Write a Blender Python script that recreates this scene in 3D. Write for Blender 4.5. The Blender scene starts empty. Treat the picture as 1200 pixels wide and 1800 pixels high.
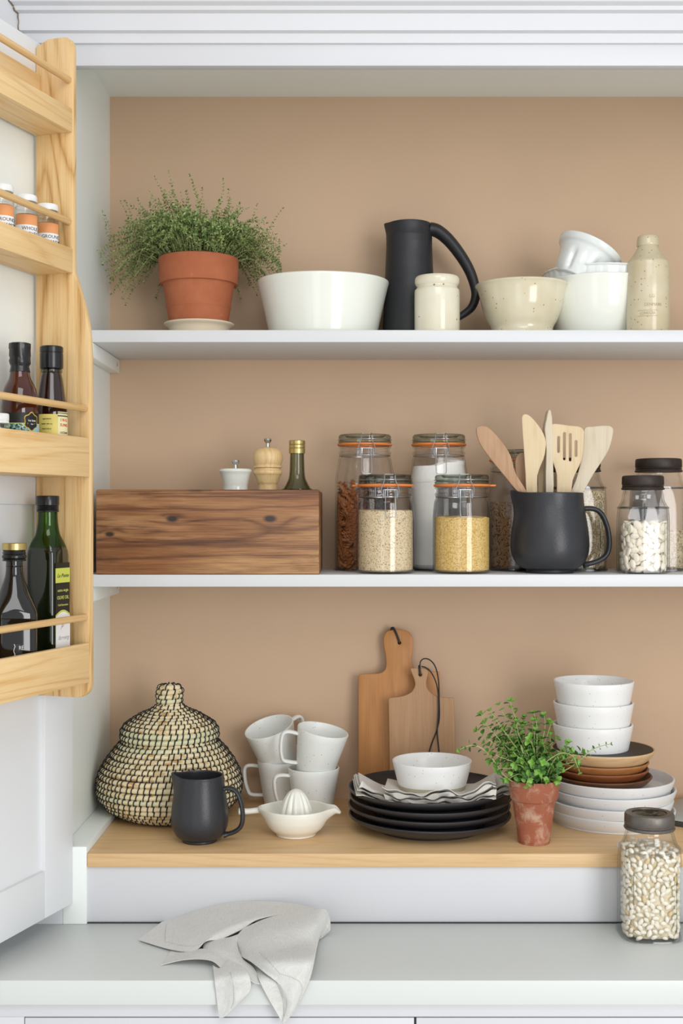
import bpy, bmesh, math, random
from mathutils import Vector, Matrix, noise
PI = math.pi
R = random.Random(7)
COL = bpy.context.scene.collection
scene = bpy.context.scene

# ------------------------------------------------------------------ camera, light, exposure
CAM_D = 2.18          # distance camera -> front edge of the shelves (plane y = 0)
FOC = 2180.0          # focal length in pixels of the 1200x1800 frame
HZ = 1.572            # eye height
cd = bpy.data.cameras.new('camera'); cam = bpy.data.objects.new('camera', cd); COL.objects.link(cam)
cam.location = (0, -CAM_D, HZ); cam.rotation_euler = (PI/2, 0, 0)
cd.sensor_fit = 'VERTICAL'; cd.sensor_height = 36; cd.sensor_width = 24
cd.lens = FOC/1800*36; cd.shift_x = -20/1800; cd.shift_y = 5/1800
cd.clip_start = 0.05
scene.camera = cam
w = bpy.data.worlds.new('world'); scene.world = w; w.use_nodes = True
bg = w.node_tree.nodes['Background']; bg.inputs[0].default_value = (0.93, 0.96, 1.0, 1); bg.inputs[1].default_value = 0.78
def area(name, loc, tgt, sx, sy, e, c=(1, 1, 1)):
    l = bpy.data.lights.new(name, 'AREA'); l.shape = 'RECTANGLE'; l.size = sx; l.size_y = sy; l.energy = e; l.color = c
    o = bpy.data.objects.new(name, l); COL.objects.link(o); o.location = loc
    o.rotation_euler = (Vector(tgt)-Vector(loc)).to_track_quat('-Z', 'Y').to_euler(); return o
area('window_light', (1.8, -3.4, 1.55), (0.0, 0.2, 1.4), 1.3, 2.1, 60, (1.0, 0.99, 0.98))
area('overhead_fill', (0.2, -2.3, 2.8), (0.0, -0.3, 0.9), 1.3, 0.9, 15, (1.0, 0.985, 0.97))  # unseen overhead fill, added to brighten the counter, oak board and shelf tops
area('window_light', (-0.75, -3.3, 1.15), (0.1, 0.2, 1.4), 0.8, 2.1, 6, (0.97, 0.985, 1.0))
vs = scene.view_settings; vs.view_transform = 'Standard'; vs.look = 'None'; vs.gamma = 1; vs.use_curve_mapping = False
vs.exposure = -0.14

# ------------------------------------------------------------------ helpers
def kk(Y): return (CAM_D+Y)/FOC                       # metres per pixel at depth Y
def X(px, Y): return (px-620)*kk(Y)
def Z(py, Y): return HZ-(py-905)*kk(Y)
def P3(px, py, Y): return Vector((X(px, Y), Y, Z(py, Y)))
def lin(c):
    if isinstance(c, str):
        c = [int(c[i:i+2], 16)/255 for i in (1, 3, 5)]
    return tuple((v/12.92 if v <= .04045 else ((v+.055)/1.055)**2.4) for v in c)+(1,)

class NT:
    def __init__(s, name):
        s.m = bpy.data.materials.new(name); s.m.use_nodes = True; s.t = s.m.node_tree; s.n = s.t.nodes; s.n.clear()
        s.out = s.n.new('ShaderNodeOutputMaterial')
    def add(s, ty, **kw):
        nd = s.n.new(ty)
        for a, v in kw.items():
            if a == 'ins':
                for i, q in v.items():
                    if hasattr(q, 'is_output') or isinstance(q, bpy.types.NodeSocket): s.t.links.new(q, nd.inputs[i])
                    else: nd.inputs[i].default_value = q
            else: setattr(nd, a, v)
        return nd
    def link(s, a, b): s.t.links.new(a, b)
    def ramp(s, fac, stops):
        r = s.add('ShaderNodeValToRGB'); s.link(fac, r.inputs[0]); e = r.color_ramp.elements
        while len(e) < len(stops): e.new(0.5)
        for i, (p, c) in enumerate(stops): e[i].position = p; e[i].color = lin(c)
        return r.outputs[0]
    def coord(s, scale=(1, 1, 1), rot=(0, 0, 0), loc=(0, 0, 0)):
        tc = s.add('ShaderNodeTexCoord'); mp = s.add('ShaderNodeMapping')
        s.link(tc.outputs['Object'], mp.inputs[0]); mp.inputs['Scale'].default_value = scale
        mp.inputs['Rotation'].default_value = rot; mp.inputs['Location'].default_value = loc
        return mp.outputs[0]
    def noise(s, vec, scale, detail=3, rough=.5, dist=0):
        n = s.add('ShaderNodeTexNoise', ins={'Scale': scale, 'Detail': detail, 'Roughness': rough, 'Distortion': dist})
        s.link(vec, n.inputs['Vector']); return n.outputs[0]
    def bump(s, h, strength, dist=.001):
        b = s.add('ShaderNodeBump', ins={'Strength': strength, 'Distance': dist}); s.link(h, b.inputs['Height']); return b.outputs[0]
    def mix(s, fac, a, b, ty='MIX'):
        m = s.add('ShaderNodeMix', data_type='RGBA', blend_type=ty)
        for i, q in ((0, fac), (6, a), (7, b)):
            if isinstance(q, bpy.types.NodeSocket): s.link(q, m.inputs[i])
            else: m.inputs[i].default_value = q
        return m.outputs[2]
    def pbsdf(s, col, rough=.5, bump=None, **kw):
        p = s.add('ShaderNodeBsdfPrincipled')
        if isinstance(col, bpy.types.NodeSocket): s.link(col, p.inputs[0])
        else: p.inputs[0].default_value = lin(col)
        if isinstance(rough, bpy.types.NodeSocket): s.link(rough, p.inputs['Roughness'])
        else: p.inputs['Roughness'].default_value = rough
        if bump: s.link(bump, p.inputs['Normal'])
        for a, v in kw.items(): p.inputs[a.replace('_', ' ')].default_value = v
        s.link(p.outputs[0], s.out.inputs[0]); return s.m

def plain(name, c, rough=.5, spread=.04, nscale=30, bump=.1, bscale=200, **kw):
    """base colour with faint mottling and fine bump"""
    t = NT(name); v = t.coord()
    n = t.noise(v, nscale, 4)
    a = lin(c)
    lo = tuple(max(0, x*(1-spread*1.5)) for x in a[:3])+(1,); hi = tuple(min(1, x*(1+spread)) for x in a[:3])+(1,)
    col = t.mix(n, lo, hi)
    b = t.bump(t.noise(v, bscale, 2), bump, .0006)
    return t.pbsdf(col, rough, b, **kw)

def speckled(name, c, sc, rough=.5, dens=.13, scale=260, c2=None, **kw):
    t = NT(name); v = t.coord()
    vo = t.add('ShaderNodeTexVoronoi', ins={'Scale': scale}); t.link(v, vo.inputs['Vector'])
    rnd = t.add('ShaderNodeSeparateColor'); t.link(vo.outputs['Color'], rnd.inputs[0])
    near = t.add('ShaderNodeMath', operation='LESS_THAN', ins={1: .22}); t.link(vo.outputs['Distance'], near.inputs[0])
    few = t.add('ShaderNodeMath', operation='LESS_THAN', ins={1: dens}); t.link(rnd.outputs[0], few.inputs[0])
    mm = t.add('ShaderNodeMath', operation='MULTIPLY'); t.link(near.outputs[0], mm.inputs[0]); t.link(few.outputs[0], mm.inputs[1])
    base = t.ramp(t.noise(v, 18, 4), [(.3, c), (.75, c2 or c)])
    col = t.mix(mm.outputs[0], base, lin(sc))
    return t.pbsdf(col, rough, t.bump(t.noise(v, 45, 2), .12, .001), **kw)

def wood(name, axis, stops, ring=9., stretch=.08, rough=.45, warp=.35, fine=1., off=(0, 0, 0), knots=None, coat=0, knotcol='#5b3a1c', streak=None, ringamt=.22, knotamt=.16, vary=None, streak2=None):
    """axis: grain direction 0/1/2 in object space. Cathedral-like bands from warped noise, pores from stretched noise."""
    t = NT(name)
    sc = [1, 1, 1]; sc[axis] = stretch
    v = t.coord(scale=sc, loc=off)
    if knots:
        # rings bend round each knot: displace the sampling point by a falloff of the distance to the knot
        tc = t.add('ShaderNodeTexCoord')
        tot = None; dark = None
        for (kp, kr) in knots:
            d = t.add('ShaderNodeVectorMath', operation='SUBTRACT'); t.link(tc.outputs['Object'], d.inputs[0]); d.inputs[1].default_value = kp
            s2 = [1, 1, 1]; s2[axis] = .55
            m = t.add('ShaderNodeVectorMath', operation='MULTIPLY'); t.link(d.outputs[0], m.inputs[0]); m.inputs[1].default_value = s2
            ln = t.add('ShaderNodeVectorMath', operation='LENGTH'); t.link(m.outputs[0], ln.inputs[0])
            g = t.add('ShaderNodeMapRange', ins={1: 0., 2: kr*3.2, 3: 1., 4: 0.}); g.interpolation_type = 'SMOOTHERSTEP'; t.link(ln.outputs['Value'], g.inputs[0])
            h = t.add('ShaderNodeMapRange', ins={1: kr*.35, 2: kr*.75, 3: 1., 4: 0.}); t.link(ln.outputs['Value'], h.inputs[0])
            if tot is None: tot, dark = g.outputs[0], h.outputs[0]
            else:
                a = t.add('ShaderNodeMath', operation='MAXIMUM'); t.link(tot, a.inputs[0]); t.link(g.outputs[0], a.inputs[1]); tot = a.outputs[0]
                a = t.add('ShaderNodeMath', operation='MAXIMUM'); t.link(dark, a.inputs[0]); t.link(h.outputs[0], a.inputs[1]); dark = a.outputs[0]
    n1 = t.noise(v, ring, 2, .45, warp)
    if knots:
        a = t.add('ShaderNodeMath', operation='MULTIPLY_ADD', ins={1: knotamt}); t.link(tot, a.inputs[0]); t.link(n1, a.inputs[2]); n1 = a.outputs[0]
    mu = t.add('ShaderNodeMath', operation='MULTIPLY', ins={1: 22.0*fine}); t.link(n1, mu.inputs[0])
    fr = t.add('ShaderNodeMath', operation='FRACT'); t.link(mu.outputs[0], fr.inputs[0])
    tr = t.add('ShaderNodeMath', operation='PINGPONG', ins={1: .5}); t.link(mu.outputs[0], tr.inputs[0])
    t2 = t.add('ShaderNodeMath', operation='MULTIPLY', ins={1: 2.}); t.link(tr.outputs[0], t2.inputs[0])
    pw = t.add('ShaderNodeMath', operation='POWER', ins={1: 3.0}); t.link(t2.outputs[0], pw.inputs[0])
    s3 = [1, 1, 1]; s3[axis] = .03
    vf = t.coord(scale=s3, loc=off)
    fn = t.noise(vf, 420, 3, .6)
    md = t.noise(vf, 60, 3, .5)
    a1 = t.add('ShaderNodeMath', operation='MULTIPLY', ins={1: ringamt}); t.link(pw.outputs[0], a1.inputs[0])
    a2 = t.add('ShaderNodeMath', operation='MULTIPLY_ADD', ins={1: .50}); t.link(fn, a2.inputs[0]); t.link(a1.outputs[0], a2.inputs[2])
    a3 = t.add('ShaderNodeMath', operation='MULTIPLY_ADD', ins={1: .40}); t.link(md, a3.inputs[0]); t.link(a2.outputs[0], a3.inputs[2])
    col = t.ramp(a3.outputs[0], stops)
    if streak:
        s4 = [1, 1, 1]; s4[axis] = .35
        sn = t.noise(t.coord(scale=s4, loc=(3.1, .7, 1.9)), streak[1], 5, .62)
        msk = t.ramp(sn, [(streak[2], '#000000'), (streak[3], '#ffffff')])
        col = t.mix(msk, col, lin(streak[0]), 'MIX')
    if streak2:
        s4 = [1, 1, 1]; s4[axis] = .12
        sn = t.noise(t.coord(scale=s4, loc=(9.1, 4.7, .9)), streak2[1], 5, .65)
        col = t.mix(t.ramp(sn, [(streak2[2], '#000000'), (streak2[3], '#ffffff')]), col, lin(streak2[0]))
    if vary:
        s5 = [1, 1, 1]; s5[axis] = .4
        vn = t.ramp(t.noise(t.coord(scale=s5, loc=(7.3, 2.2, 5.1)), vary[0], 3, .5), [(.35, vary[1]), (.65, vary[2])])
        col = t.mix(1., col, vn, 'MULTIPLY')
    if knots: col = t.mix(dark, col, lin(knotcol))
    b = t.bump(a3.outputs[0], .25, .0006)
    kw = {}
    if coat: kw['Coat_Weight'] = coat
    return t.pbsdf(col, rough, b, **kw)

def glass(name, tint='#ffffff', edge='#e2e7e2', ior=1.5, edgepow=5, rough=.02, refl=1.):
    """thin clear glass: transparent sheet with Fresnel gloss, darker where one looks along the wall"""
    t = NT(name)
    lw = t.add('ShaderNodeLayerWeight', ins={0: .5})
    pw = t.add('ShaderNodeMath', operation='POWER', ins={1: edgepow}); t.link(lw.outputs['Facing'], pw.inputs[0])
    p5 = t.add('ShaderNodeMath', operation='POWER', ins={1: 5.}); t.link(lw.outputs['Facing'], p5.inputs[0])
    f0 = ((ior-1)/(ior+1))**2
    col = t.mix(pw.outputs[0], lin(tint), lin(edge))
    tr = t.add('ShaderNodeBsdfTransparent'); t.link(col, tr.inputs[0])
    gl = t.add('ShaderNodeBsdfGlossy', ins={'Roughness': rough})
    fr = t.add('ShaderNodeMath', operation='MULTIPLY_ADD', ins={1: (1-f0)*.8, 2: f0}); t.link(p5.outputs[0], fr.inputs[0])
    fm = t.add('ShaderNodeMath', operation='MULTIPLY', ins={1: refl}); t.link(fr.outputs[0], fm.inputs[0])
    mx = t.add('ShaderNodeMixShader'); t.link(fm.outputs[0], mx.inputs[0]); t.link(tr.outputs[0], mx.inputs[1]); t.link(gl.outputs[0], mx.inputs[2])
    t.link(mx.outputs[0], t.out.inputs[0]); return t.m

def linen(name, c1, c2):
    t = NT(name)
    v1 = t.coord(scale=(1, .06, 1)); v2 = t.coord(scale=(.06, 1, .06))
    a = t.add('ShaderNodeMath', operation='ADD'); t.link(t.noise(v1, 900, 2), a.inputs[0]); t.link(t.noise(v2, 900, 2), a.inputs[1])
    h = t.add('ShaderNodeMath', operation='MULTIPLY', ins={1: .5}); t.link(a.outputs[0], h.inputs[0])
    col = t.ramp(h.outputs[0], [(.35, c1), (.65, c2)])
    return t.pbsdf(col, .9, t.bump(h.outputs[0], .3, .0005), Sheen_Weight=.2)

def grain(name, stops, scale, rough=.7, stretch=(1, 1, 1), bumpd=.0012):
    t = NT(name); v = t.coord(scale=stretch)
    vo = t.add('ShaderNodeTexVoronoi', ins={'Scale': scale}); t.link(v, vo.inputs['Vector'])
    sp = t.add('ShaderNodeSeparateColor'); t.link(vo.outputs['Color'], sp.inputs[0])
    col = t.ramp(sp.outputs[0], stops)
    inv = t.add('ShaderNodeMath', operation='SUBTRACT', ins={0: 1.}); t.link(vo.outputs['Distance'], inv.inputs[1])
    return t.pbsdf(col, rough, t.bump(inv.outputs[0], .8, bumpd))

def Ident(v): return v
class G:
    """collects geometry for ONE mesh object"""
    def __init__(s): s.v = []; s.f = []; s.mi = []
    def add(s, vs, fs, mi=0, M=None):
        b = len(s.v)
        s.v += [(M @ Vector(p)) if M else Vector(p) for p in vs]
        s.f += [tuple(b+i for i in f) for f in fs]; s.mi += [mi]*len(fs); return s
    def lathe(s, prof, seg=64, fn=None, mi=0, M=None, closed=False, c=(0, 0), caps=True):
        vs, fs = [], []; n = len(prof)
        for (r, z) in prof:
            for j in range(seg):
                th = 2*PI*j/seg
                q = fn(th, r, z) if fn else (r*math.cos(th), r*math.sin(th), z)
                vs.append((q[0]+c[0], q[1]+c[1], q[2]))
        m = n if closed else n-1
        for i in range(m):
            a = i*seg; b = ((i+1) % n)*seg
            for j in range(seg):
                k = (j+1) % seg
                fs.append((a+j, a+k, b+k, b+j))
        if not closed and caps:
            if prof[0][0] > 1e-6: fs.append(tuple(range(seg-1, -1, -1)))
            if prof[-1][0] > 1e-6: fs.append(tuple((n-1)*seg+j for j in range(seg)))
        return s.add(vs, fs, mi, M)
    def tube(s, pts, ra, rb=None, up=None, seg=10, mi=0, M=None, closed=False, caps=True):
        """sweep; ra/rb radii (number or list) in the normal / binormal direction"""
        pts = [Vector(p) for p in pts]; n = len(pts)
        ra = ra if isinstance(ra, (list, tuple)) else [ra]*n
        rb = ra if rb is None else (rb if isinstance(rb, (list, tuple)) else [rb]*n)
        vs, fs = [], []; nrm = None
        for i, p in enumerate(pts):
            if closed: t = pts[(i+1) % n]-pts[i-1]
            else: t = pts[min(i+1, n-1)]-pts[max(i-1, 0)]
            t = t.normalized() if t.length > 1e-9 else Vector((0, 0, 1))
            if up is not None: b = Vector(up); b = (b-t*b.dot(t)).normalized(); nrm = b.cross(t)
            else:
                if nrm is None:
                    a = Vector((0, 0, 1)) if abs(t.z) < .9 else Vector((1, 0, 0))
                    nrm = (a-t*a.dot(t)).normalized()
                else:
                    nrm = nrm-t*nrm.dot(t); nrm = nrm.normalized() if nrm.length > 1e-6 else t.orthogonal().normalized()
                b = t.cross(nrm)
            for j in range(seg):
                th = 2*PI*j/seg
                vs.append(p+nrm*(ra[i]*math.cos(th))+b*(rb[i]*math.sin(th)))
        for i in range(n if closed else n-1):
            a = i*seg; c = ((i+1) % n)*seg
            for j in range(seg):
                k = (j+1) % seg; fs.append((a+j, a+k, c+k, c+j))
        if caps and not closed: fs.append(tuple(range(seg-1, -1, -1))); fs.append(tuple((n-1)*seg+j for j in range(seg)))
        return s.add(vs, fs, mi, M)
    def box(s, x0, x1, y0, y1, z0, z1, bev=.001, mi=0, M=None, seg=2):
        bm = bmesh.new(); bmesh.ops.create_cube(bm, size=1)
        bmesh.ops.scale(bm, vec=(x1-x0, y1-y0, z1-z0), verts=bm.verts)
        bmesh.ops.translate(bm, vec=((x0+x1)/2, (y0+y1)/2, (z0+z1)/2), verts=bm.verts)
        if bev: bmesh.ops.bevel(bm, geom=bm.edges[:], offset=bev, segments=seg, affect='EDGES', profile=.5)
        return s.bm(bm, mi, M)
    def bm(s, bm, mi=0, M=None):
        bm.verts.ensure_lookup_table(); bm.verts.index_update()
        s.add([v.co.copy() for v in bm.verts], [[v.index for v in f.verts] for f in bm.faces], mi, M); bm.free(); return s
    def prism(s, outline, y0, y1, bev=.001, holes=(), mi=0, M=None):
        """outline in (x,z), extruded along y, rounded edges"""
        bm = bmesh.new(); es = []
        for loop in [outline]+list(holes):
            vv = [bm.verts.new((p[0], y0, p[1])) for p in loop]
            for i in range(len(vv)): es.append(bm.edges.new((vv[i], vv[(i+1) % len(vv)])))
        if holes: bmesh.ops.triangle_fill(bm, use_beauty=True, use_dissolve=False, edges=es)
        else: bm.faces.new([e for e in bm.verts])
        r = bmesh.ops.extrude_face_region(bm, geom=bm.faces[:])
        bmesh.ops.translate(bm, vec=(0, y1-y0, 0), verts=[e for e in r['geom'] if isinstance(e, bmesh.types.BMVert)])
        bmesh.ops.recalc_face_normals(bm, faces=bm.faces[:])
        if bev:
            ed = [e for e in bm.edges if len(e.link_faces) == 2 and e.calc_face_angle(0) > .9 and abs(e.verts[0].co.y-e.verts[1].co.y) < 1e-6]
            bmesh.ops.bevel(bm, geom=ed, offset=bev, segments=2, affect='EDGES', profile=.5)
        return s.bm(bm, mi, M)
    def build(s, name, mats, parent=None, sharp=35, recalc=True, smooth=True, loc=None):
        me = bpy.data.meshes.new(name)
        me.from_pydata([tuple(v) for v in s.v], [], s.f)
        mats = mats if isinstance(mats, (list, tuple)) else [mats]
        for m in mats: me.materials.append(m)
        me.polygons.foreach_set('material_index', s.mi)
        if recalc:
            bm = bmesh.new(); bm.from_mesh(me); bmesh.ops.recalc_face_normals(bm, faces=bm.faces[:]); bm.to_mesh(me); bm.free()
        if smooth:
            me.shade_smooth()
            me.set_sharp_from_angle(angle=math.radians(sharp))
        me.update()
        o = bpy.data.objects.new(name, me); COL.objects.link(o)
        if parent: o.parent = parent
        if loc: o.location = loc
        return o

def tag(o, label=None, cat=None, group=None, kind=None):
    if label: o['label'] = label
    if cat: o['category'] = cat
    if group: o['group'] = group
    if kind: o['kind'] = kind
    return o
def thing(name, label, cat, loc=(0, 0, 0), rot=(0, 0, 0), group=None):
    o = bpy.data.objects.new(name, None); COL.objects.link(o); o.empty_display_size = .02
    o.location = loc; o.rotation_euler = rot
    return tag(o, label, cat, group)
def cr(pts, n=6, closed=False):
    """catmull-rom through points (tuples of any dim)"""
    pts = [Vector(p) for p in pts]; N = len(pts); out = []
    for i in range(N if closed else N-1):
        g = (lambda q: pts[q % N]) if closed else (lambda q: pts[max(0, min(N-1, q))])
        a, b, c, d = g(i-1), g(i), g(i+1), g(i+2)
        for j in range(n):
            t = j/n
            out.append(.5*((2*b)+(c-a)*t+(2*a-5*b+4*c-d)*t*t+(3*b-a-3*c+d)*t*t*t))
    if not closed: out.append(pts[-1])
    return out
def crp(pts, n=5): return [(max(0, p[0]), p[1]) for p in cr([Vector((a, b)) for a, b in pts], n)]
def shell(outer, th, zb=None):
    """vessel: outer profile bottom->rim; returns closed wall profile (outer up, rounded rim, inner down)"""
    o = [Vector(p) for p in outer]; inn = []
    for i in range(len(o)):
        a = o[max(0, i-1)]; b = o[min(len(o)-1, i+1)]; t = (b-a).normalized() if (b-a).length > 1e-9 else Vector((0, 1))
        nn = Vector((-t.y, t.x)); q = o[i]+nn*th
        inn.append((max(0, q.x), q.y if zb is None else max(q.y, zb)))
    rim = o[-1]; ri = Vector(inn[-1]); m = (rim+ri)/2; t = (o[-1]-o[-2]).normalized()
    rimpts = [tuple(m+(rim-m)*math.cos(a)+t*(th/2)*math.sin(a)) for a in (PI/4, PI/2, 3*PI/4)]
    return [tuple(p) for p in outer]+rimpts+inn[::-1]
def text_geo(body, size, ext=.00015, align='CENTER', shear=0):
    c = bpy.data.curves.new('t', 'FONT'); c.body = body; c.size = size; c.extrude = ext; c.align_x = align; c.align_y = 'CENTER'; c.shear = shear
    c.resolution_u = 2
    o = bpy.data.objects.new('t', c); COL.objects.link(o); bpy.context.view_layer.update()
    me = bpy.data.meshes.new_from_object(o.evaluated_get(bpy.context.evaluated_depsgraph_get()))
    vs = [v.co.copy() for v in me.vertices]; fs = [tuple(p.vertices) for p in me.polygons]
    bpy.data.objects.remove(o); bpy.data.curves.remove(c); bpy.data.meshes.remove(me)
    return vs, fs
def wrap_text(g, body, size, rad, ang, z, mi=0, sx=1., **kw):
    """text wrapped on a cylinder of radius rad; ang = direction of its centre (-pi/2 faces the camera)"""
    vs, fs = text_geo(body, size, **kw)
    out = [Vector(((rad+v.z)*math.cos(ang+v.x*sx/rad), (rad+v.z)*math.sin(ang+v.x*sx/rad), z+v.y)) for v in vs]
    g.add(out, fs, mi)
def arc_patch(g, rad, a0, a1, z0, z1, n=16, th=.0003, mi=0, top=None):
    """thin curved label"""
    vs, fs = [], []
    for i in range(n+1):
        a = a0+(a1-a0)*i/n
        for r in (rad, rad+th):
            for z in (z0, z1 if top is None else top(i/n)): vs.append((r*math.cos(a), r*math.sin(a), z))
    for i in range(n):
        b = i*4; c = b+4
        fs += [(b, b+1, c+1, c), (b+2, c+2, c+3, b+3), (b+1, b+3, c+3, c+1), (b, c, c+2, b+2)]
    fs += [(0, 2, 3, 1), (n*4, n*4+1, n*4+3, n*4+2)]
    g.add(vs, fs, mi)

# ------------------------------------------------------------------ materials
M = {}
M['paint'] = plain('white_paint', '#d3d4d7', .42, .015, 8, .05, 120)
M['paint_grey'] = plain('pale_grey_paint', '#edf2ee', .45, .015, 8, .05, 120)
M['paint_door'] = plain('door_paint', '#e3e5e7', .42, .015, 8, .05, 120)
M['paint_shelf'] = plain('shelf_paint', '#d8dadb', .42, .015, 8, .05, 120)
M['paint_counter'] = plain('counter_paint', '#d6dad7', .4, .015, 6, .04, 120)
M['brown_wall'] = plain('warm_brown_paint', '#caac8e', .6, .05, 5, .12, 150)
OAK = [(.2, '#efd2a0'), (.5, '#e6c38c'), (.75, '#d6ac70'), (.95, '#b98c50')]
M['oak_z'] = wood('oak_upright', 2, [(.2, '#ecd0a0'), (.5, '#e0bd86'), (.72, '#c79b60'), (.92, '#97683a')], ring=13, stretch=.10, warp=.5, fine=.42, ringamt=.30, knots=[((.004, .034, .318), .011), ((.0, .030, .60), .008)], knotamt=.22, knotcol='#9a6c40')
M['oak_x'] = wood('oak_rail', 0, OAK, ring=9, stretch=.12, warp=.6, fine=.6, ringamt=.22)
M['oak_rod'] = wood('oak_dowel', 0, [(.25, '#e8c690'), (.6, '#dcb47a'), (.95, '#c49558')], ring=20, stretch=.05)
M['oak_top'] = wood('oak_worktop', 0, [(.2, '#e6c79a'), (.5, '#d9b482'), (.75, '#c49c68'), (.95, '#a67c4a')], ring=7, stretch=.06, warp=.3, rough=.42, ringamt=.12)
M['crate'] = wood('aged_pine', 0, [(.15, '#dcbb90'), (.38, '#bb9060'), (.56, '#8a603c'), (.76, '#3c281b')], ring=9, stretch=.045, warp=.3, rough=.55, fine=1.3, ringamt=.17, vary=(6, '#c8ae98', '#ffffff'),
                  knots=[((-.172, -.0, .071), .008), ((.110, -.0, .098), .011), ((-.062, 0, .098), .010)], knotamt=.02, knotcol='#32231b', streak=('#3a2a20', 10, .56, .68), streak2=('#d6b083', 24, .55, .72))
M['board_dark'] = wood('cherry_board', 2, [(.2, '#c68f52'), (.5, '#b57b40'), (.8, '#9e662f'), (.95, '#855121')], ring=8, stretch=.06, rough=.5, ringamt=.1)
M['board_pale'] = wood('worn_board', 2, [(.2, '#bf9a74'), (.5, '#b08862'), (.8, '#9b734d'), (.95, '#7f5939')], ring=7, stretch=.08, rough=.6, ringamt=.1, streak=('#94704e', 9, .58, .8))
M['beech'] = wood('beech', 2, [(.2, '#ead0a0'), (.55, '#dfbd86'), (.9, '#c3965b')], ring=14, stretch=.2, rough=.35)
M['spoon_pale'] = wood('pale_utensil_wood', 2, [(.2, '#e3d0ae'), (.55, '#d8c19a'), (.9, '#bea077')], ring=9, stretch=.06, rough=.6, ringamt=.1)
M['spoon_white'] = wood('bleached_utensil_wood', 2, [(.2, '#ded3bf'), (.55, '#d2c4a9'), (.9, '#b6a182')], ring=9, stretch=.06, rough=.65, ringamt=.1)
M['spoon_brown'] = wood('brown_utensil_wood', 2, [(.2, '#c6a383'), (.55, '#b08a68'), (.9, '#8b6446')], ring=9, stretch=.06, rough=.6, ringamt=.1)
M['plate_wood_l'] = wood('pale_acacia', 0, [(.2, '#e2c39b'), (.55, '#d3ae82'), (.9, '#b68b5e')], ring=8, stretch=.1, ringamt=.12)
M['plate_wood_m'] = wood('amber_acacia', 0, [(.2, '#b98350'), (.55, '#a36c3b'), (.9, '#824e27')], ring=8, stretch=.1, ringamt=.12)
M['plate_wood_r'] = wood('red_acacia', 0, [(.2, '#9a6038'), (.55, '#864c28'), (.9, '#67361b')], ring=8, stretch=.1, ringamt=.12)
M['plate_wood_d'] = wood('dark_acacia', 0, [(.2, '#7a5334'), (.55, '#5f3c23'), (.9, '#422816')], ring=8, stretch=.1, ringamt=.12)
M['white_glaze'] = plain('white_glaze', '#eceee4', .14, .03, 12, .08, 40, Coat_Weight=.3)
M['cool_glaze'] = plain('cool_white_glaze', '#e4e8e6', .16, .02, 12, .08, 40, Coat_Weight=.3)
M['mug_glaze'] = speckled('speckled_mug_glaze', '#eceeea', '#8d8478', .38, .05, 300, '#e6e8e4')
M['bowl_glaze'] = speckled('speckled_white_glaze', '#eeeeec', '#a39a8e', .3, .06, 300)
M['bisque'] = plain('unglazed_clay', '#b7b29b', .8, .04, 60)
M['plate_white'] = speckled('matt_white_plate', '#e3e4e4', '#b9b5ac', .4, .05, 260)
M['cream_glaze'] = speckled('cream_crock_glaze', '#e4dfca', '#8a7350', .22, .10, 120, '#d8d0b5', Coat_Weight=.4)
M['beige_glaze'] = speckled('beige_bowl_glaze', '#dcd4bb', '#9a7f58', .18, .09, 170, '#cfc3a2', Coat_Weight=.5)
M['stone_glaze'] = speckled('salt_glazed_stoneware', '#d3c8ab', '#8d7448', .25, .16, 200, '#bfb08c', Coat_Weight=.4)
M['black_clay'] = plain('matt_charcoal_clay', '#2d2e32', .36, .12, 40, .35, 260)
M['black_jug'] = plain('rough_black_clay', '#26272b', .5, .25, 40, .7, 90)
M['black_plate'] = plain('charcoal_plate_glaze', '#2c2b2e', .38, .12, 30, .2, 200)
M['juicer'] = plain('cream_porcelain', '#efeee3', .25, .015, 12, .03, 60)
M['steel'] = plain('polished_steel', '#c9c9c9', .18, .02, 30, 0, 60, Metallic=1.)
M['wire'] = plain('clasp_wire', '#b5b7ba', .28, .02, 30, 0, 60, Metallic=1.)
M['gold'] = plain('gold_cap', '#c9b578', .3, .04, 60, .1, 300, Metallic=.85)
M['rubber'] = plain('orange_rubber', '#e5843f', .5, .04, 60)
M['black_plastic'] = plain('black_plastic', '#17181a', .25, .05, 60, .05)
M['dark_zinc'] = plain('oxidised_zinc', '#77716a', .45, .2, 90, .4, 400, Metallic=.75)
M['dark_lid'] = plain('black_brown_lid', '#3a312c', .5, .2, 90, .4, 400, Metallic=.4)
M['glass'] = glass('clear_glass')
M['glass_lid'] = glass('thick_glass', '#e3e7e0', '#8d968c', 1.5, 2.0)
M['glass_smoke'] = glass('grey_green_glass', '#dfe2d6', '#a9ae9e', 1.5, 1.3)
M['glass_green'] = glass('green_bottle_glass', '#b9da74', '#487a20', 1.5, 1.2)
M['glass_green_deep'] = plain('oil_filled_green_glass', '#141a08', .06, .2, 8, 0, 10, Coat_Weight=.6)
M['glass_dark'] = plain('dark_bottle', '#0f0d0b', .06, .1, 8, 0, 10, Coat_Weight=.6)
M['glass_amber'] = glass('amber_neck_glass', '#c8946a', '#4a2412', 1.5, 1.2)
M['soy'] = plain('soy_sauce', '#260d08', .08, .3, 20, 0, 10, Coat_Weight=.6)
M['soy_red'] = plain('amber_soy_sauce', '#4f1c0c', .08, .6, 14, 0, 10, Coat_Weight=.5)
M['white_lid'] = plain('white_enamel_lid', '#eceeec', .3, .02)
M['paper'] = plain('white_label_paper', '#eeeeee', .6, .01)
M['orange_paper'] = plain('orange_label_paper', '#e69c62', .6, .02)
M['yellow_paper'] = plain('yellow_label_paper', '#ead873', .55, .06, 20)
M['teal_paper'] = grain('teal_patterned_label', [(0, '#0f4f4a'), (.35, '#2d8a80'), (.6, '#cfe3d4'), (.8, '#1c2d2c')], 420, .5, bumpd=0.0)
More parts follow.
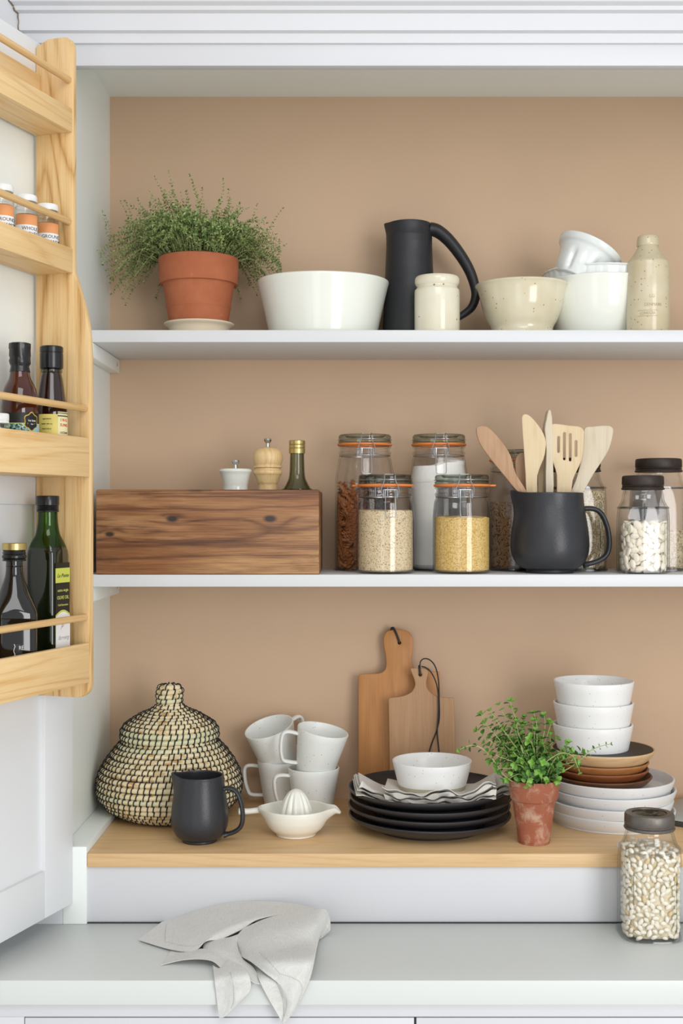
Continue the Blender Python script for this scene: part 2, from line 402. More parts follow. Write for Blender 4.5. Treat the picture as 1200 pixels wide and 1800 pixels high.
M['blue_paper'] = plain('pale_blue_label', '#9ccbd3', .55, .03)
M['black_paper'] = plain('black_label_paper', '#131513', .5, .04)
M['olive_paper'] = plain('olive_label_band', '#c5cb57', .5, .03)
M['ink'] = plain('black_ink', '#2a2a2c', .6, .01)
M['ink_olive'] = plain('yellow_green_ink', '#cdd06c', .5, .01)
M['ink_red'] = plain('red_ink', '#c5402c', .5, .01)
M['ink_gold'] = plain('gold_ink', '#d8b24c', .4, .01)
M['spice'] = plain('brown_spice_powder', '#a98350', .9, .2, 90, .3, 500)
M['clove'] = grain('whole_cloves', [(0, '#24140c'), (.5, '#3a2013'), (1, '#563221')], 260)
M['herb'] = grain('dried_green_herb', [(0, '#3d5030'), (.5, '#637a4a'), (1, '#8a9a66')], 420)

def terracotta(name, c1, c2, dirt, amt):
    t = NT(name); v = t.coord()
    base = t.ramp(t.noise(v, 22, 5, .6), [(.3, c1), (.7, c2)])
    m = t.ramp(t.noise(v, 38, 6, .7, .6), [(amt, '#000000'), (amt+.16, '#ffffff')])
    return t.pbsdf(t.mix(m, base, lin(dirt)), .82, t.bump(t.noise(v, 120, 4), .35, .0008))
M['terracotta'] = terracotta('terracotta', '#a65c3a', '#b36a46', '#cc9a7e', .66)
M['terracotta_old'] = terracotta('weathered_terracotta', '#96553c', '#a86549', '#bd9880', .50)
M['saucer'] = plain('pale_clay_saucer', '#dfd0b6', .8, .05, 30, .2, 200)
M['soil'] = grain('potting_soil', [(0, '#1c120b'), (.5, '#332216'), (1, '#4c3827')], 300, .95, bumpd=.003)
def leafmat(name, c, c2):
    t = NT(name); v = t.coord()
    col = t.ramp(t.noise(v, 60, 2), [(.3, c), (.7, c2)])
    return t.pbsdf(col, .5, None, Subsurface_Weight=.0, Transmission_Weight=0.)
M['leaf_a'] = leafmat('bright_leaf', '#6fa03a', '#86b552'); M['leaf_b'] = leafmat('mid_leaf', '#4d7d2d', '#5f9440'); M['leaf_c'] = leafmat('deep_leaf', '#33602c', '#457537')
M['stem_g'] = leafmat('green_stem', '#9aaf62', '#b2c07c')
M['thyme_a'] = leafmat('thyme_leaf', '#7c9450', '#98ab64'); M['thyme_b'] = leafmat('thyme_leaf_deep', '#4f6933', '#667f42'); M['thyme_c'] = leafmat('thyme_leaf_pale', '#9fb077', '#b5c28d')
M['thyme_stem'] = leafmat('thyme_stem', '#9a9a5e', '#b9b883')
M['straw'] = grain('seagrass_straw', [(0, '#ddcba2'), (.4, '#e8d9b4'), (.75, '#e3d8b0'), (.93, '#cfae7c'), (1, '#c09762')], 75, .75, (1, 1, 3), .0004)
M['straw_green'] = grain('green_seagrass_straw', [(0, '#cccda6'), (.5, '#dad7b2'), (1, '#e2d6b0')], 75, .75, (1, 1, 3), .0004)
M['thread'] = plain('black_thread', '#1d1c1c', .7, .1)
M['linen'] = linen('pale_grey_linen', '#c9c9c4', '#dcdcd8')
M['linen_warm'] = linen('oat_linen', '#cfcac0', '#e0dcd4')
M['hem'] = plain('linen_stitch_holes', '#8f8f8a', .9, .02)
M['cord'] = plain('black_leather_cord', '#1e1d1e', .55, .08)
M['quinoa'] = grain('quinoa', [(0, '#b99a70'), (.12, '#e0caa0'), (.5, '#ead9b6'), (.85, '#d8c096'), (1, '#7a5a3c')], 620, .8)
M['bulgur'] = grain('bulgur_wheat', [(0, '#c89a44'), (.3, '#e3c070'), (.7, '#ecce86'), (1, '#b98a3c')], 560, .8)
M['flour'] = plain('white_flour', '#fbfaf4', .9, .03, 25, .4, 60)
M['brown_rice'] = plain('brown_rice', '#9a7650', .6, .3, 400, .1); M['white_rice'] = plain('pale_rice', '#d9c6a2', .6, .15, 400, .1)
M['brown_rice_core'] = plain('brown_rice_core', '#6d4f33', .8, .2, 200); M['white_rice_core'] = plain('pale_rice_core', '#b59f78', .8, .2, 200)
M['butter_bean'] = plain('butter_bean', '#f3ead6', .38, .05, 60, .05, 120); M['white_bean'] = plain('white_bean', '#f3ecda', .4, .08, 70, .05, 120)
M['tan_bean'] = plain('tan_bean', '#dfc79b', .4, .08, 70, .05, 120)
M['bean_core'] = grain('bean_core', [(0, '#d8c9a4'), (.5, '#eadfc4'), (1, '#e0d0a8')], 110, .7, bumpd=.003)
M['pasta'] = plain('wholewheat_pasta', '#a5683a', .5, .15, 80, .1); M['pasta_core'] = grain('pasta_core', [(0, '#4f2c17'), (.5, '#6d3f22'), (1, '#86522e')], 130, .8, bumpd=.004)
M['slate'] = plain('grey_enamel', '#aeb3b0', .3, .03); M['slate_dark'] = plain('dark_grey_edge', '#3a3d3c', .4, .05)
M['gap'] = plain('dark_joint', '#3b3c3c', .9, .05)
M['black_glaze'] = plain('black_satin_glaze', '#16110f', .55, .05)
# ================================================================== the built-in cupboard and the room
YB = .25; YF = -.145               # back panel, face of the frame
XL = -.476; XR = .90               # inner sides
ZC = Z(170, YB)                    # cupboard ceiling
ZH = HZ+.737                       # underside of the header
ZO = HZ-.556                       # top of the oak board
ZT = HZ-.672                       # top of the counter
Z1 = HZ+.325; Z2 = HZ-.105         # tops of the two shelves
def struct(name, g, m, label=None, parent=None, **kw):
    o = g.build(name, m, parent, **kw)
    if not parent: tag(o, label, None, None, 'structure')
    return o
struct('wall_back', G().box(XL-.03, XR+.03, YB, YB+.02, ZT-.03, ZC+.03, 0), M['brown_wall'], 'warm brown painted back panel of the open cupboard')
struct('wall_left', G().box(XL-.02, XL, YF+.02, YB, ZT-.03, ZC, 0), M['paint_grey'], 'pale grey painted left inner side of the cupboard')
struct('wall_right', G().box(XR, XR+.02, YF+.02, YB, ZT-.03, ZC, 0), M['paint_grey'], 'pale grey painted right inner side of the cupboard')
struct('ceiling', G().box(XL-.02, XR+.02, YF+.02, YB, ZC, ZC+.02, 0), M['paint_grey'], 'pale grey top board inside the cupboard')
struct('floor', G().box(-2.6, 2.6, -4.2, YF, -.05, 0, 0), plain('pale_floor', '#e8e5de', .5), 'floor in front of the cupboard')
# header and stepped cornice
struct('trim_1', G().box(-.545, XR+.1, YF, YF+.02, ZH, HZ+.80, .0015), M['paint'], 'flat white header board over the cupboard opening')
cp = [(YF+.02, .772), (YF-.006, .772), (YF-.008, .787), (YF-.016, .789), (YF-.018, .8155), (YF-.026, .818), (YF-.028, .824), (YF-.036, .828), (YF-.046, .850), (YF-.065, .872), (YF-.09, .885), (YF-.1, .92), (YF+.02, .92)]
vs, fs = [], []
for i, x in enumerate((-.60, XR+.1)):
    for (y, z) in cp: vs.append((x, y, HZ+z))
n = len(cp)
fs = [(j, (j+1) % n, n+(j+1) % n, n+j) for j in range(n)]+[tuple(range(n)), tuple(range(2*n-1, n-1, -1))]
struct('trim_2', G().add(vs, fs), M['paint'], 'stepped white cornice moulding above the header', sharp=20)
# plaster wall beside the cornice, running outward and forward, with the ragged joint
dirv = Vector((-.44, -.9, 0)).normalized(); a0 = Vector((-.537, YF+.0, 0))
g = G(); nrm = Vector((-dirv.y, dirv.x, 0))*-1
if nrm.x > 0: nrm = -nrm
b0 = a0+dirv*-.03; b1 = a0+dirv*1.2
g.add([(*(b0.xy), 0.0), (*(b1.xy), 0.0), (*(b1.xy), HZ+1.0), (*(b0.xy), HZ+1.0)]+[(*((p+nrm*.05).xy), z) for p, z in ((b0, 0.0), (b1, 0.0), (b1, HZ+1), (b0, HZ+1))],
      [(0, 1, 2, 3), (7, 6, 5, 4), (0, 3, 7, 4), (1, 5, 6, 2), (3, 2, 6, 7), (0, 4, 5, 1)])
struct('wall_side', g, M['paint'], 'smooth grey plaster wall left of the cornice')
# the crack follows the cornice profile where it dies into that wall
pts = []
for (y, z) in cp[1:11]:
    t = (y-a0.y)/dirv.y; pts.append(Vector((a0.x+dirv.x*t+.0012, y-.001, HZ+z)))
rr = random.Random(3); pth = []
for i in range(len(pts)-1):
    for j in range(4):
        q = pts[i].lerp(pts[i+1], j/4); pth.append(q+Vector((rr.uniform(-.0009, .0009), 0, 0)))
tag(G().tube(pth, [rr.uniform(.0003, .0015) for _ in pth], seg=6).build('crack', plain('crack_brown', '#7d6a55', .9)), 'ragged brown crack where the white cornice meets the plaster wall', 'crack')
# left stile behind the door, side trim, plinth panel
struct('trim_3', G().box(-.545, XL-.0, YF, YF+.02, ZT, ZH, .001), M['paint'], 'white left stile of the cupboard frame')
struct('trim_4', G().box(XL, -.4365, YF, YB, ZT, ZO+.0115, .0015), M['paint_grey'], 'pale grey batten between left cupboard side and oak board')
struct('trim_5', G().box(-.62, XR+.05, YF+.006, YF+.026, ZT+.0015, ZO-.0225, .001), M['paint'], 'white panel under the front edge of the oak board')
struct('trim_6', G().box(-.60, XR+.05, YF+.004, YF+.012, ZT-.002, ZT+.0022, 0), M['gap'], 'fine dark joint between counter and white panel')

# shelves
def shelf(z, label, c):
    t = thing('shelf', label, 'shelf', (0, 0, z), group='white cupboard shelves')
    G().box(XL+.0005, XR-.0005, 0, YB-.0005, -.0215, 0, .0012).build('shelf_board', M['paint_shelf'], t)
    g = G().box(XL+.0005, XL+.0195, .0, YB-.001, -.048, -.0219, .001)
    g.build('batten', M['paint_grey'], t)
    G().lathe([(0, 0), (.0035, 0), (.0035, .001), (.0015, .0004), (0, .0002)], 16, M=Matrix.Translation((XL+.0193, YB-.028, -.034)) @ Matrix.Rotation(PI/2, 4, 'Y')).build('screw', M['steel'], t)
    return t
shelf(Z1, 'upper white shelf holding the large bowls and the thyme pot', 0)
shelf(Z2, 'middle white shelf holding the wooden crate and the glass jars', 1)
t = G().box(-.436, XR-.002, YF, YB-.001, -.0225, 0, .0015).build('oak_board', M['oak_top'], loc=(0, 0, ZO))
tag(t, 'thick oak board forming the lowest shelf under the crockery', 'shelf')

# counter and base cabinet
YC = -.378
t = G().box(-1.15, XR+.3, YC-.012, YF+.02, -.036, 0, .002).build('countertop', M['paint_counter'], loc=(0, 0, ZT))
tag(t, 'smooth pale grey painted countertop with the linen napkin on it', 'countertop')
bc = thing('base_cabinet', 'white base cabinet under the countertop with flush doors', 'cabinet', (0, 0, 0))
gx = X(729.5, YC); xl = X(44, YC); zt = Z(1789, YC)
G().box(-1.12, XR+.28, YC+.004, YF, .0, ZT-.0365, .001).build('carcass', M['paint'], bc)
G().box(-1.12, XR+.28, YC, YC+.0038, zt+.0012, ZT-.0366, .0006).build('top_rail', M['paint'], bc)
G().box(-1.12, xl-.0012, YC, YC+.0038, .05, zt+.0011, .0006).build('stile', M['paint'], bc)
G().box(xl-.0012, XR+.27, YC+.0025, YC+.0038, .05, zt+.0011, 0).build('joint', M['gap'], bc)
G().box(xl, gx-.0017, YC-.0005, YC+.0024, .06, zt, .0006).build('door', M['paint'], bc)
G().box(gx+.0017, gx+.58, YC-.0005, YC+.0024, .06, zt, .0006).build('door', M['paint'], bc)

# ================================================================== the open door and its spice rack
HX, HY = -.459, YF
HD = CAM_D+HY
DX, DY = -.3185, -.948; NX, NY = .948, -.3185
ANG = math.atan2(DY, DX)
def dt(px, w):          # distance along the door of a point w off its face that the photo shows in column px
    q = px-620
    return (FOC*(HX+NX*w)-q*(HD+NY*w))/(q*DY-FOC*DX)
def dD(t, w): return HD+DY*t+NY*w
def dz(py, t, w): return -(py-905)*dD(t, w)/FOC    # relative to eye height
def dw(t, w, z=0): return Vector((HX+DX*t+NX*w, HY+DY*t+NY*w, HZ+z))
door = thing('door_1', 'white panelled cupboard door standing open at the left', None, (HX, HY, HZ), (0, 0, ANG)); door['kind'] = 'structure'
del_ = []
DT, DB, DL = .738, -.637, .52
SW = .083; RB = DB+.075; MR0, MR1 = .016, .100
g = G()
g.box(0, SW, -.022, 0, DB, DT, .0012); g.box(DL-SW, DL, -.022, 0, DB, DT, .0012)
g.box(SW, DL-SW, -.022, 0, DB, RB, .0012); g.box(SW, DL-SW, -.022, 0, DT-.055, DT, .0012); g.box(SW, DL-SW, -.022, 0, MR0, MR1, .0012)
g.build('door_frame', M['paint_door'], door)
for (a, b) in ((RB, MR0), (MR1, DT-.055)):
    G().box(SW-.004, DL-SW+.004, -.016, -.007, a-.004, b+.004, 0).build('door_panel', M['paint_grey'] if a > 0 else M['paint_door'], door)

rack = thing('door_rack', 'oak spice rack with four railed shelves fixed inside the open door', 'rack', (HX, HY, HZ), (0, 0, ANG))
T0 = .110; TH = .011               # inner face of the visible side board at T0
W1, W2 = .0664, .0965
def side_outline():
    o = [(0.0005, .728)]
    o += [(.022, .738), (.046, .738)]
    for a in range(0, 91, 15): o.append((W1-.018+.018*math.sin(math.radians(a)), .720+.018*math.cos(math.radians(a))))
    o += [(W1, .6), (W1, .45), (W1+.0005, .385)]
    for p in cr([(W1+.0008, .375), (W1+.010, .350), (W1+.020, .318), (W1+.027, .285), (W2-.0005, .250), (W2, .215)], 4): o.append((p[0], p[1]))
    o += [(W2, .1), (W2, -.1), (W2, -.25)]
    for a in range(0, 91, 15): o.append((W2-.024+.024*math.cos(math.radians(a)), -.261-.020*math.sin(math.radians(a))))
    o += [(.0005, -.281)]
    return o
Mside = Matrix(((0, 1, 0, 0), (1, 0, 0, 0), (0, 0, 1, 0), (0, 0, 0, 1)))    # swap x,y: outline x -> door normal
so = side_outline()
G().prism(so, T0-TH, T0, .0015, M=Mside).build('side_board', M['oak_z'], rack)
G().prism(so, .44, .44+TH, .0015, M=Mside).build('side_board', M['oak_z'], rack)
RL = (T0+.0002, .4398)
SH = [(.589, .625, W1, .670, .060), (.372, .410, W1+.001, .452, .060), (.058, .118, W2, .163, .089), (-.257, -.196, W2, -.157, .089)]
for i, (zb, zt_, wf, zr, wr) in enumerate(SH):
    G().box(RL[0], RL[1], wf-.0095, wf-.0005, zb, zt_, .0012).build('lip', M['oak_x'], rack)
    G().box(RL[0], RL[1], .001, wf-.0100, zb+.0005, zb+.0105, .0008).build('shelf_board', M['oak_x'], rack)
    G().tube([(RL[0]-.004, wr, zr), (RL[0]+.001, wr, zr), (.435, wr, zr)], [.0035, .0053, .0053], seg=16).build('rod', M['oak_rod'], rack)
G().box(RL[0], RL[1], .001, .009, .600, .684, .001).build('back_rail', M['oak_x'], rack)
FL = [z[0]+.0107 for z in SH]      # floor heights of the four rack shelves

def on_rack(px, w, floor):
    t = dt(px, w); return dw(t, w, floor), dD(t, w)/FOC
# --- spice jars
def spice_jar(px, w, label, words, fill):
    p, k = on_rack(px, w, FL[1]+.0002)
    t = thing('spice_jar', label, 'jar', p, (0, 0, 0), 'spice jars on the door rack')
    r = .0168
    G().lathe(shell(crp([(.001, .0), (r-.002, .0), (r, .0025), (r, .067), (r-.001, .073), (r-.0030, .078), (r-.0030, .085)], 3), .0012), 40, closed=True).build('jar_body', M['glass'], t)
    G().lathe([(0, .0015), (r-.003, .0015), (r-.0018, .004), (r-.0018, .062), (0, .063)], 32).build('spice', fill, t)
    G().lathe([(r-.003, .0815), (r-.0012, .0815), (r-.0008, .083), (r-.0008, .089), (r-.002, .091), (0, .0915)], 40).build('lid', M['white_lid'], t)
    a = -PI/2+.42
    g = G(); arc_patch(g, r+.0003, a-1.2, a+1.0, .010, .045); lb = g.build('label', M['paper'], t)
    g = G(); arc_patch(g, r+.0003, a-1.2, a+1.0, .045, .0605); g.build('label_band', M['orange_paper'], lb)
    g = G()
    for i, s_ in enumerate(words): wrap_text(g, s_, .0072, r+.0007, a+.2, .0395-i*.0076)
    g.build('lettering', M['ink'], lb)
    return t
spice_jar(83.5, .036, 'small glass spice jar of ground coriander, nearest the upright side board', ['GROUND', 'CORIANDER'], M['spice'])
spice_jar(46, .036, 'small glass spice jar of whole cloves in the middle of the row', ['WHOLE', 'CLOVES'], M['clove'])
spice_jar(4, .036, 'small glass spice jar of ground cinnamon cut off by the left picture edge', ['GROUND', 'CINNAMON'], M['spice'])
# --- soy bottles
def sauce_bottle(px, w, label, body, r, H, capr, caph, kind):
    p, k = on_rack(px, w, FL[2]+.0002)
    t = thing('sauce_bottle', label, 'bottle', p, group='sauce bottles on the door rack')
    hn = H-caph
    prof = crp([(.001, 0), (r-.003, 0), (r, .004), (r, .045), (r, .085), (r-.0008, .098), (r-.0035, .115), (capr+.0024, .130), (capr+.0002, hn-.010), (capr-.0020, hn-.002), (capr-.0028, hn+.004)], 5)
    G().lathe(prof, 48).build('bottle_body', body, t)
    if kind == 'wrap':
        cpf = [(capr, hn-.014), (capr+.0012, hn-.012), (capr-.0005, hn-.004), (capr+.0015, hn), (capr+.002, hn+.004), (capr+.001, hn+.008), (capr+.0018, hn+.011), (capr+.0015, H-.010), (capr+.0022, H-.008), (capr+.002, H-.001), (capr, H), (0, H)]
        G().lathe(cpf, 48, fn=lambda th, r_, z: ((r_+.0004*math.sin(9*th+z*700))*math.cos(th), (r_+.0004*math.sin(9*th+z*700))*math.sin(th), z)).build('cap', M['black_plastic'], t)
    else:
        G().lathe([(capr-.002, hn+.0002), (capr+.0015, hn+.0005), (capr+.002, hn+.002), (capr+.002, H-.011), (capr+.0012, H-.0105), (capr+.0012, H-.0095), (capr+.002, H-.009), (capr+.002, H-.0015), (capr+.0008, H), (0, H)], 48).build('cap', M['black_plastic'], t)
        G().lathe([(capr-.001, hn-.007), (capr+.0005, hn-.005), (capr+.0005, hn-.002), (capr-.001, hn)], 48).build('neck_ring', M['glass_lid'], t)
    a = -PI/2+.40
    if kind == 'wrap':
        g = G(); arc_patch(g, r+.0003, a-1.7, a+1.6, .008, .079); lb = g.build('label', M['black_paper'], t)
        g = G(); arc_patch(g, r+.0007, a-1.05, a+.35, .010, .063); g.build('label_pattern', M['teal_paper'], lb)
        g = G(); arc_patch(g, r+.0008, a+.35, a+1.3, .010, .063); g.build('label_panel', M['blue_paper'], lb)
        g = G(); arc_patch(g, r+.0009, a-1.05, a+1.3, .0625, .0637); g.build('label_edge', M['ink_olive'], lb)
        # hexagonal crest
        g = G()
        for rad, mi, e in ((.0115, 1, .0012), (.0100, 0, .0015)):
            vs = []; n = 30
            for i in range(n):
                th = 2*PI*i/n; rr_ = rad*(1+.10*math.cos(6*th))
                vs.append(Vector(((r+e)*math.cos(a+.5+rr_*math.sin(th)/r), (r+e)*math.sin(a+.5+rr_*math.sin(th)/r), .066+rr_*math.cos(th)*1.15)))
            g.add(vs+[Vector(((r+e+.0003)*math.cos(a+.5), (r+e+.0003)*math.sin(a+.5), .066))], [(i, (i+1) % n, n) for i in range(n)], mi)
        cr_ = g.build('crest', [M['black_paper'], M['ink_gold']], lb, recalc=False)
        g = G(); wrap_text(g, 'lee kum', .0048, r+.0022, a+.5, .0675, sx=.85); wrap_text(g, 'kee', .003, r+.0022, a+.5, .0625); g.build('lettering', M['paper'], lb)
    else:
        g = G(); arc_patch(g, r+.0003, a-1.7, a+1.2, .008, .082); lb = g.build('label', M['yellow_paper'], t)
        g = G(); arc_patch(g, r+.0006, a+.22, a+1.15, .010, .086); g.build('label_panel', plain('cream_label', '#efe6b4', .5, .03), lb)
        g = G(); arc_patch(g, r+.0009, a+.22, a+1.15, .0790, .0805); arc_patch(g, r+.0009, a+.22, a+1.15, .0835, .0845); g.build('label_edge', M['black_paper'], lb)
        g = G(); wrap_text(g, 'I N G', .0062, r+.0011, a+.7, .0735, ext=.0003); wrap_text(g, 'SUNG', .0062, r+.0011, a+.7, .0660, ext=.0003); g.build('lettering', M['ink_red'], lb)
        g = G(); wrap_text(g, 'OCEAN', .0045, r+.0011, a+.7, .0545)
        for i, s_ in enumerate(['ingredients', 'water salt soy', 'best before', 'keep cool']): wrap_text(g, s_, .003, r+.0008, a-.45, .075-i*.0075)
        g.build('lettering', M['ink'], lb)
    return t
sauce_bottle(90.5, .052, 'sauce bottle with plain black cap and yellow label beside the upright', M['soy'], .0235, .186, .0155, .034, 'plain')
sauce_bottle(35, .045, 'amber sauce bottle with crinkled black cap, crest and teal label', M['soy_red'], .0265, .182, .0135, .030, 'wrap')
p, k = on_rack(-3, .062, FL[2]+.0002)
t = thing('herb_jar', 'little jar of dried green herbs with white screw lid at left picture edge', 'jar', p)
G().lathe(shell(crp([(.001, 0), (.013, 0), (.015, .002), (.015, .052), (.0125, .058), (.0125, .066)], 3), .001), 32, closed=True).build('jar_body', M['glass'], t)
G().lathe([(0, .0015), (.013, .0015), (.0138, .004), (.0138, .053), (0, .054)], 28).build('herbs', M['herb'], t)
g = G(); arc_patch(g, .0153, -PI/2-1.2, -PI/2+1.3, .008, .038); g.build('label', M['orange_paper'], t)
G().lathe([(.0128, .058), (.0148, .059), (.0148, .0615), (.0142, .062), (.0148, .0635), (.0148, .071), (.0138, .0725), (0, .0725)], 40).build('lid', M['white_lid'], t)
# --- olive oil (square, green)
def sqfn(e, rot=0, zf=None):
    def f(th, r, z):
        q = (abs(math.cos(th-rot))**e+abs(math.sin(th-rot))**e)**(-1/e)
        b = zf(z) if zf else 1
        rr_ = r*(q*b+(1-b))
        return (rr_*math.cos(th), rr_*math.sin(th), z)
    return f
p, k = on_rack(84, .047, FL[3]+.0002)
ROT = -.33
t = thing('olive_oil_bottle', 'tall square green glass olive oil bottle with black cap and side label', 'bottle', p, (0, 0, 0))
zfq = lambda z: max(0, min(1, (.216-z)/.03))
hb = .275
prof = crp([(.001, 0), (.022, 0), (.0250, .004), (.0250, .10), (.0250, .184), (.0247, .194), (.0225, .205), (.0185, .216), (.0158, .229), (.0148, .240), (.0146, .252)], 5)
lo = [q for q in prof if q[1] <= .199]; up = [q for q in prof if q[1] >= .196]
G().lathe(lo+[(0, lo[-1][1])], 64, fn=sqfn(6, ROT, zfq)).build('bottle_body', M['glass_green_deep'], t)
G().lathe(shell(up, .0012), 64, fn=sqfn(6, ROT, zfq), closed=True).build('bottle_neck', M['glass_green'], t)
G().lathe([(.0142, .250), (.0165, .2505), (.0170, .2525), (.0157, .2535), (.0170, .255), (.0157, .2565), (.0170, .258), (.0157, .2595), (.0170, .261), (.0170, .2735), (.0162, .275), (0, .275)], 56,
          fn=lambda th, r_, z: ((r_+(.00025*math.cos(56*th) if z > .262 else 0))*math.cos(th), (r_+(.00025*math.cos(56*th) if z > .262 else 0))*math.sin(th), z)).build('cap', M['black_plastic'], t)
# flat label on the camera-side face (right part), turned with the bottle
Mf = Matrix.Rotation(ROT+PI/2, 4, 'Z') @ Matrix.Translation((0, -.0254, .009)) @ Matrix.Diagonal((1.45, 1, 1, 1))
def flat(g, outline, e, mi=0): g.prism(outline, -e-.0003, -e, 0, mi=mi, M=Mf)
g = G(); flat(g, [(-.0135, .012), (.0135, .012), (.0135, .165), (-.0135, .165)], 0); lb = g.build('label', M['black_paper'], t)
g = G(); flat(g, [(-.0135, .135), (.0135, .135), (.0135, .157), (-.0135, .157)], .0004); g.build('label_band', M['olive_paper'], lb)
wav = [(-.0135+.027*i/12, .088+.006*math.sin(i/12*PI*1.1-.2)) for i in range(13)]
wv2 = [(-.0135+.027*i/12, .030+.004*math.cos(i/12*PI*1.5)) for i in range(13)]
g = G(); flat(g, wv2+wav[::-1], .0004); g.build('label_edge', M['olive_paper'], lb)
g = G(); flat(g, [(a, b+.003) for a, b in wv2]+[(a, b-.003) for a, b in wav][::-1], .0008); g.build('label_panel', M['paper'], lb)
def ftext(g, s_, size, x, z, sx=1, sh=0, e=.0010):
    vs, fs = text_geo(s_, size, .0001, shear=sh)
    g.add([Vector((x+v.x*sx, -e-v.z, z+v.y)) for v in vs], fs, 0, Mf)
g = G(); ftext(g, 'extra virgin', .0062, 0, .1235, .72); ftext(g, 'OLIVE OIL', .0075, 0, .1125, .66); ftext(g, 'Cold Extraction', .0042, 0, .1015, .72); g.build('lettering', M['ink_olive'], lb)
g = G(); ftext(g, 'Le Ponte', .0080, 0, .1455, .75, .4); ftext(g, 'P', .012, -.003, .068, .8, .5); ftext(g, 'farming', .0090, .001, .052, .75, .45); g.build('lettering', M['ink'], lb)
g = G(); g.tube([(-.004, -.001, .013), (-.004, -.001, .022), (.006, -.001, .022), (.006, -.001, .013)], .0004, seg=5, M=Mf); g.build('lettering', M['paper'], lb)
g = G()
for i in range(6):
    a = -.5+.25*i; c = Vector((.006+.0012*i, -.0012, .083-.0012*i)); d = Vector((math.sin(a)*.004, 0, -math.cos(a)*.006))
    g.add([c, c+d*.5+Vector((.0009, 0, 0)), c+d, c+d*.5-Vector((.0009, 0, 0))], [(0, 1, 2, 3)])
g.build('olive_leaves', M['leaf_b'], lb, recalc=False)
# --- dark oil bottle with gold ring cap
p, k = on_rack(25, .046, FL[3]+.0002)
t = thing('dark_oil_bottle', 'short dark oil bottle with gold-topped black cap at lower left', 'bottle', p)
zf2 = lambda z: max(0, min(1, (.135-z)/.03))
G().lathe(crp([(.001, 0), (.028, 0), (.031, .004), (.031, .085), (.0315, .100), (.029, .115), (.020, .138), (.0135, .156), (.0118, .170), (.0130, .1715), (.0118, .173), (.0118, .182)], 5), 64, fn=sqfn(5, .35, zf2)).build('bottle_body', M['glass_dark'], t)
c_ = t
G().lathe([(.0122, .179), (.0163, .1795), (.0168, .181), (.0155, .1825), (.0172, .184), (.0172, .187), (.0155, .189), (.0168, .191), (.0155, .193), (.0163, .1948), (.012, .195)], 56).build('cap', M['black_plastic'], t)
G().lathe([(.0155, .195), (.0170, .1955), (.0170, .2045), (.0160, .2055), (0, .2058)], 60, fn=lambda th, r_, z: ((r_+.0003*math.cos(60*th))*math.cos(th), (r_+.0003*math.cos(60*th))*math.sin(th), z)).build('cap_ring', M['gold'], t)
g = G(); arc_patch(g, .0320, -PI/2+.30, -PI/2+1.25, .008, .062); lb = g.build('label', M['black_paper'], t)
g = G(); g.tube([(.0325*math.cos(-PI/2+.27+.03*math.sin(i*1.9)), .0325*math.sin(-PI/2+.27+.03*math.sin(i*1.9)), .008+i*.0036) for i in range(16)], .0006, seg=6); g.build('label_edge', M['paper'], lb)
g = G(); wrap_text(g, 'REDORO', .0085, .0326, -PI/2+.86, .056, sx=.75); wrap_text(g, 'OLIO EXTRA', .0044, .0326, -PI/2+.82, .045, sx=.9); wrap_text(g, 'VERGINE DI OLIVA', .0044, .0326, -PI/2+.88, .0395, sx=.7); wrap_text(g, '100% ITALIANO', .0034, .0326, -PI/2+.82, .0345, sx=.9); g.build('lettering', M['paper'], lb)
g = G()
for i in range(8):
    a = i*PI/4; c0 = -PI/2+.8
    g.tube([(.0326*math.cos(c0+.03*math.cos(a)), .0326*math.sin(c0+.03*math.cos(a)), .022+.0012*math.sin(a)), (.0326*math.cos(c0+.12*math.cos(a)), .0326*math.sin(c0+.12*math.cos(a)), .022+.0048*math.sin(a))], .0005, seg=5)
g.build('sun_emblem', M['ink_gold'], lb)
# ================================================================== upper shelf
def smooth01(x): x = max(0, min(1, x)); return x*x*(3-2*x)
# --- potted thyme on saucer
Yp = .125; xp = X(349, Yp)
t = G().lathe(shell(crp([(.001, 0), (.050, 0), (.053, .004), (.054, .015), (.057, .022), (.064, .0265)], 4), .004), 64, closed=True).build('saucer', M['saucer'], loc=(xp+.001, Yp, Z1))
tag(t, 'pale clay saucer under the terracotta pot of thyme', 'saucer')
zs = .0050
t = thing('potted_thyme', 'bushy thyme plant in a rimmed terracotta pot on the upper shelf', 'potted plant', (xp, Yp, Z1+zs))
pp = [(.030, 0), (.049, 0), (.0515, .002), (.0585, .050), (.0588, .051), (.0600, .054), (.0594, .0565), (.0603, .059), (.0598, .0615), (.0655, .0950), (.0665, .0965), (.0715, .0975), (.0728, .101), (.0745, .142)]
G().lathe(shell(pp, .007), 72, closed=True).build('pot', M['terracotta'], t)
G().lathe([(0, .120), (.05, .121), (.0655, .122), (.0655, .126), (.05, .130), (0, .134)], 40).build('soil', M['soil'], t)
def leaf(g, p, d, up, L, W, mi, fold=.25):
    """small pointed-oval leaf, cupped along its midrib"""
    d = d.normalized(); s_ = d.cross(up); s_ = s_.normalized() if s_.length > 1e-5 else d.orthogonal().normalized(); n_ = s_.cross(d)
    q = [p, p+d*L*.35+s_*W*.5+n_*W*fold, p+d*L*.75+s_*W*.42+n_*W*fold, p+d*L, p+d*L*.75-s_*W*.42+n_*W*fold, p+d*L*.35-s_*W*.5+n_*W*fold, p+d*L*.5]
    b = len(g.v); g.v += q; g.f += [(b, b+1, b+6), (b+1, b+2, b+6), (b+2, b+3, b+6), (b+3, b+4, b+6), (b+4, b+5, b+6), (b+5, b, b+6)]; g.mi += [mi]*6
rt = random.Random(11)
gs, gl = G(), G()
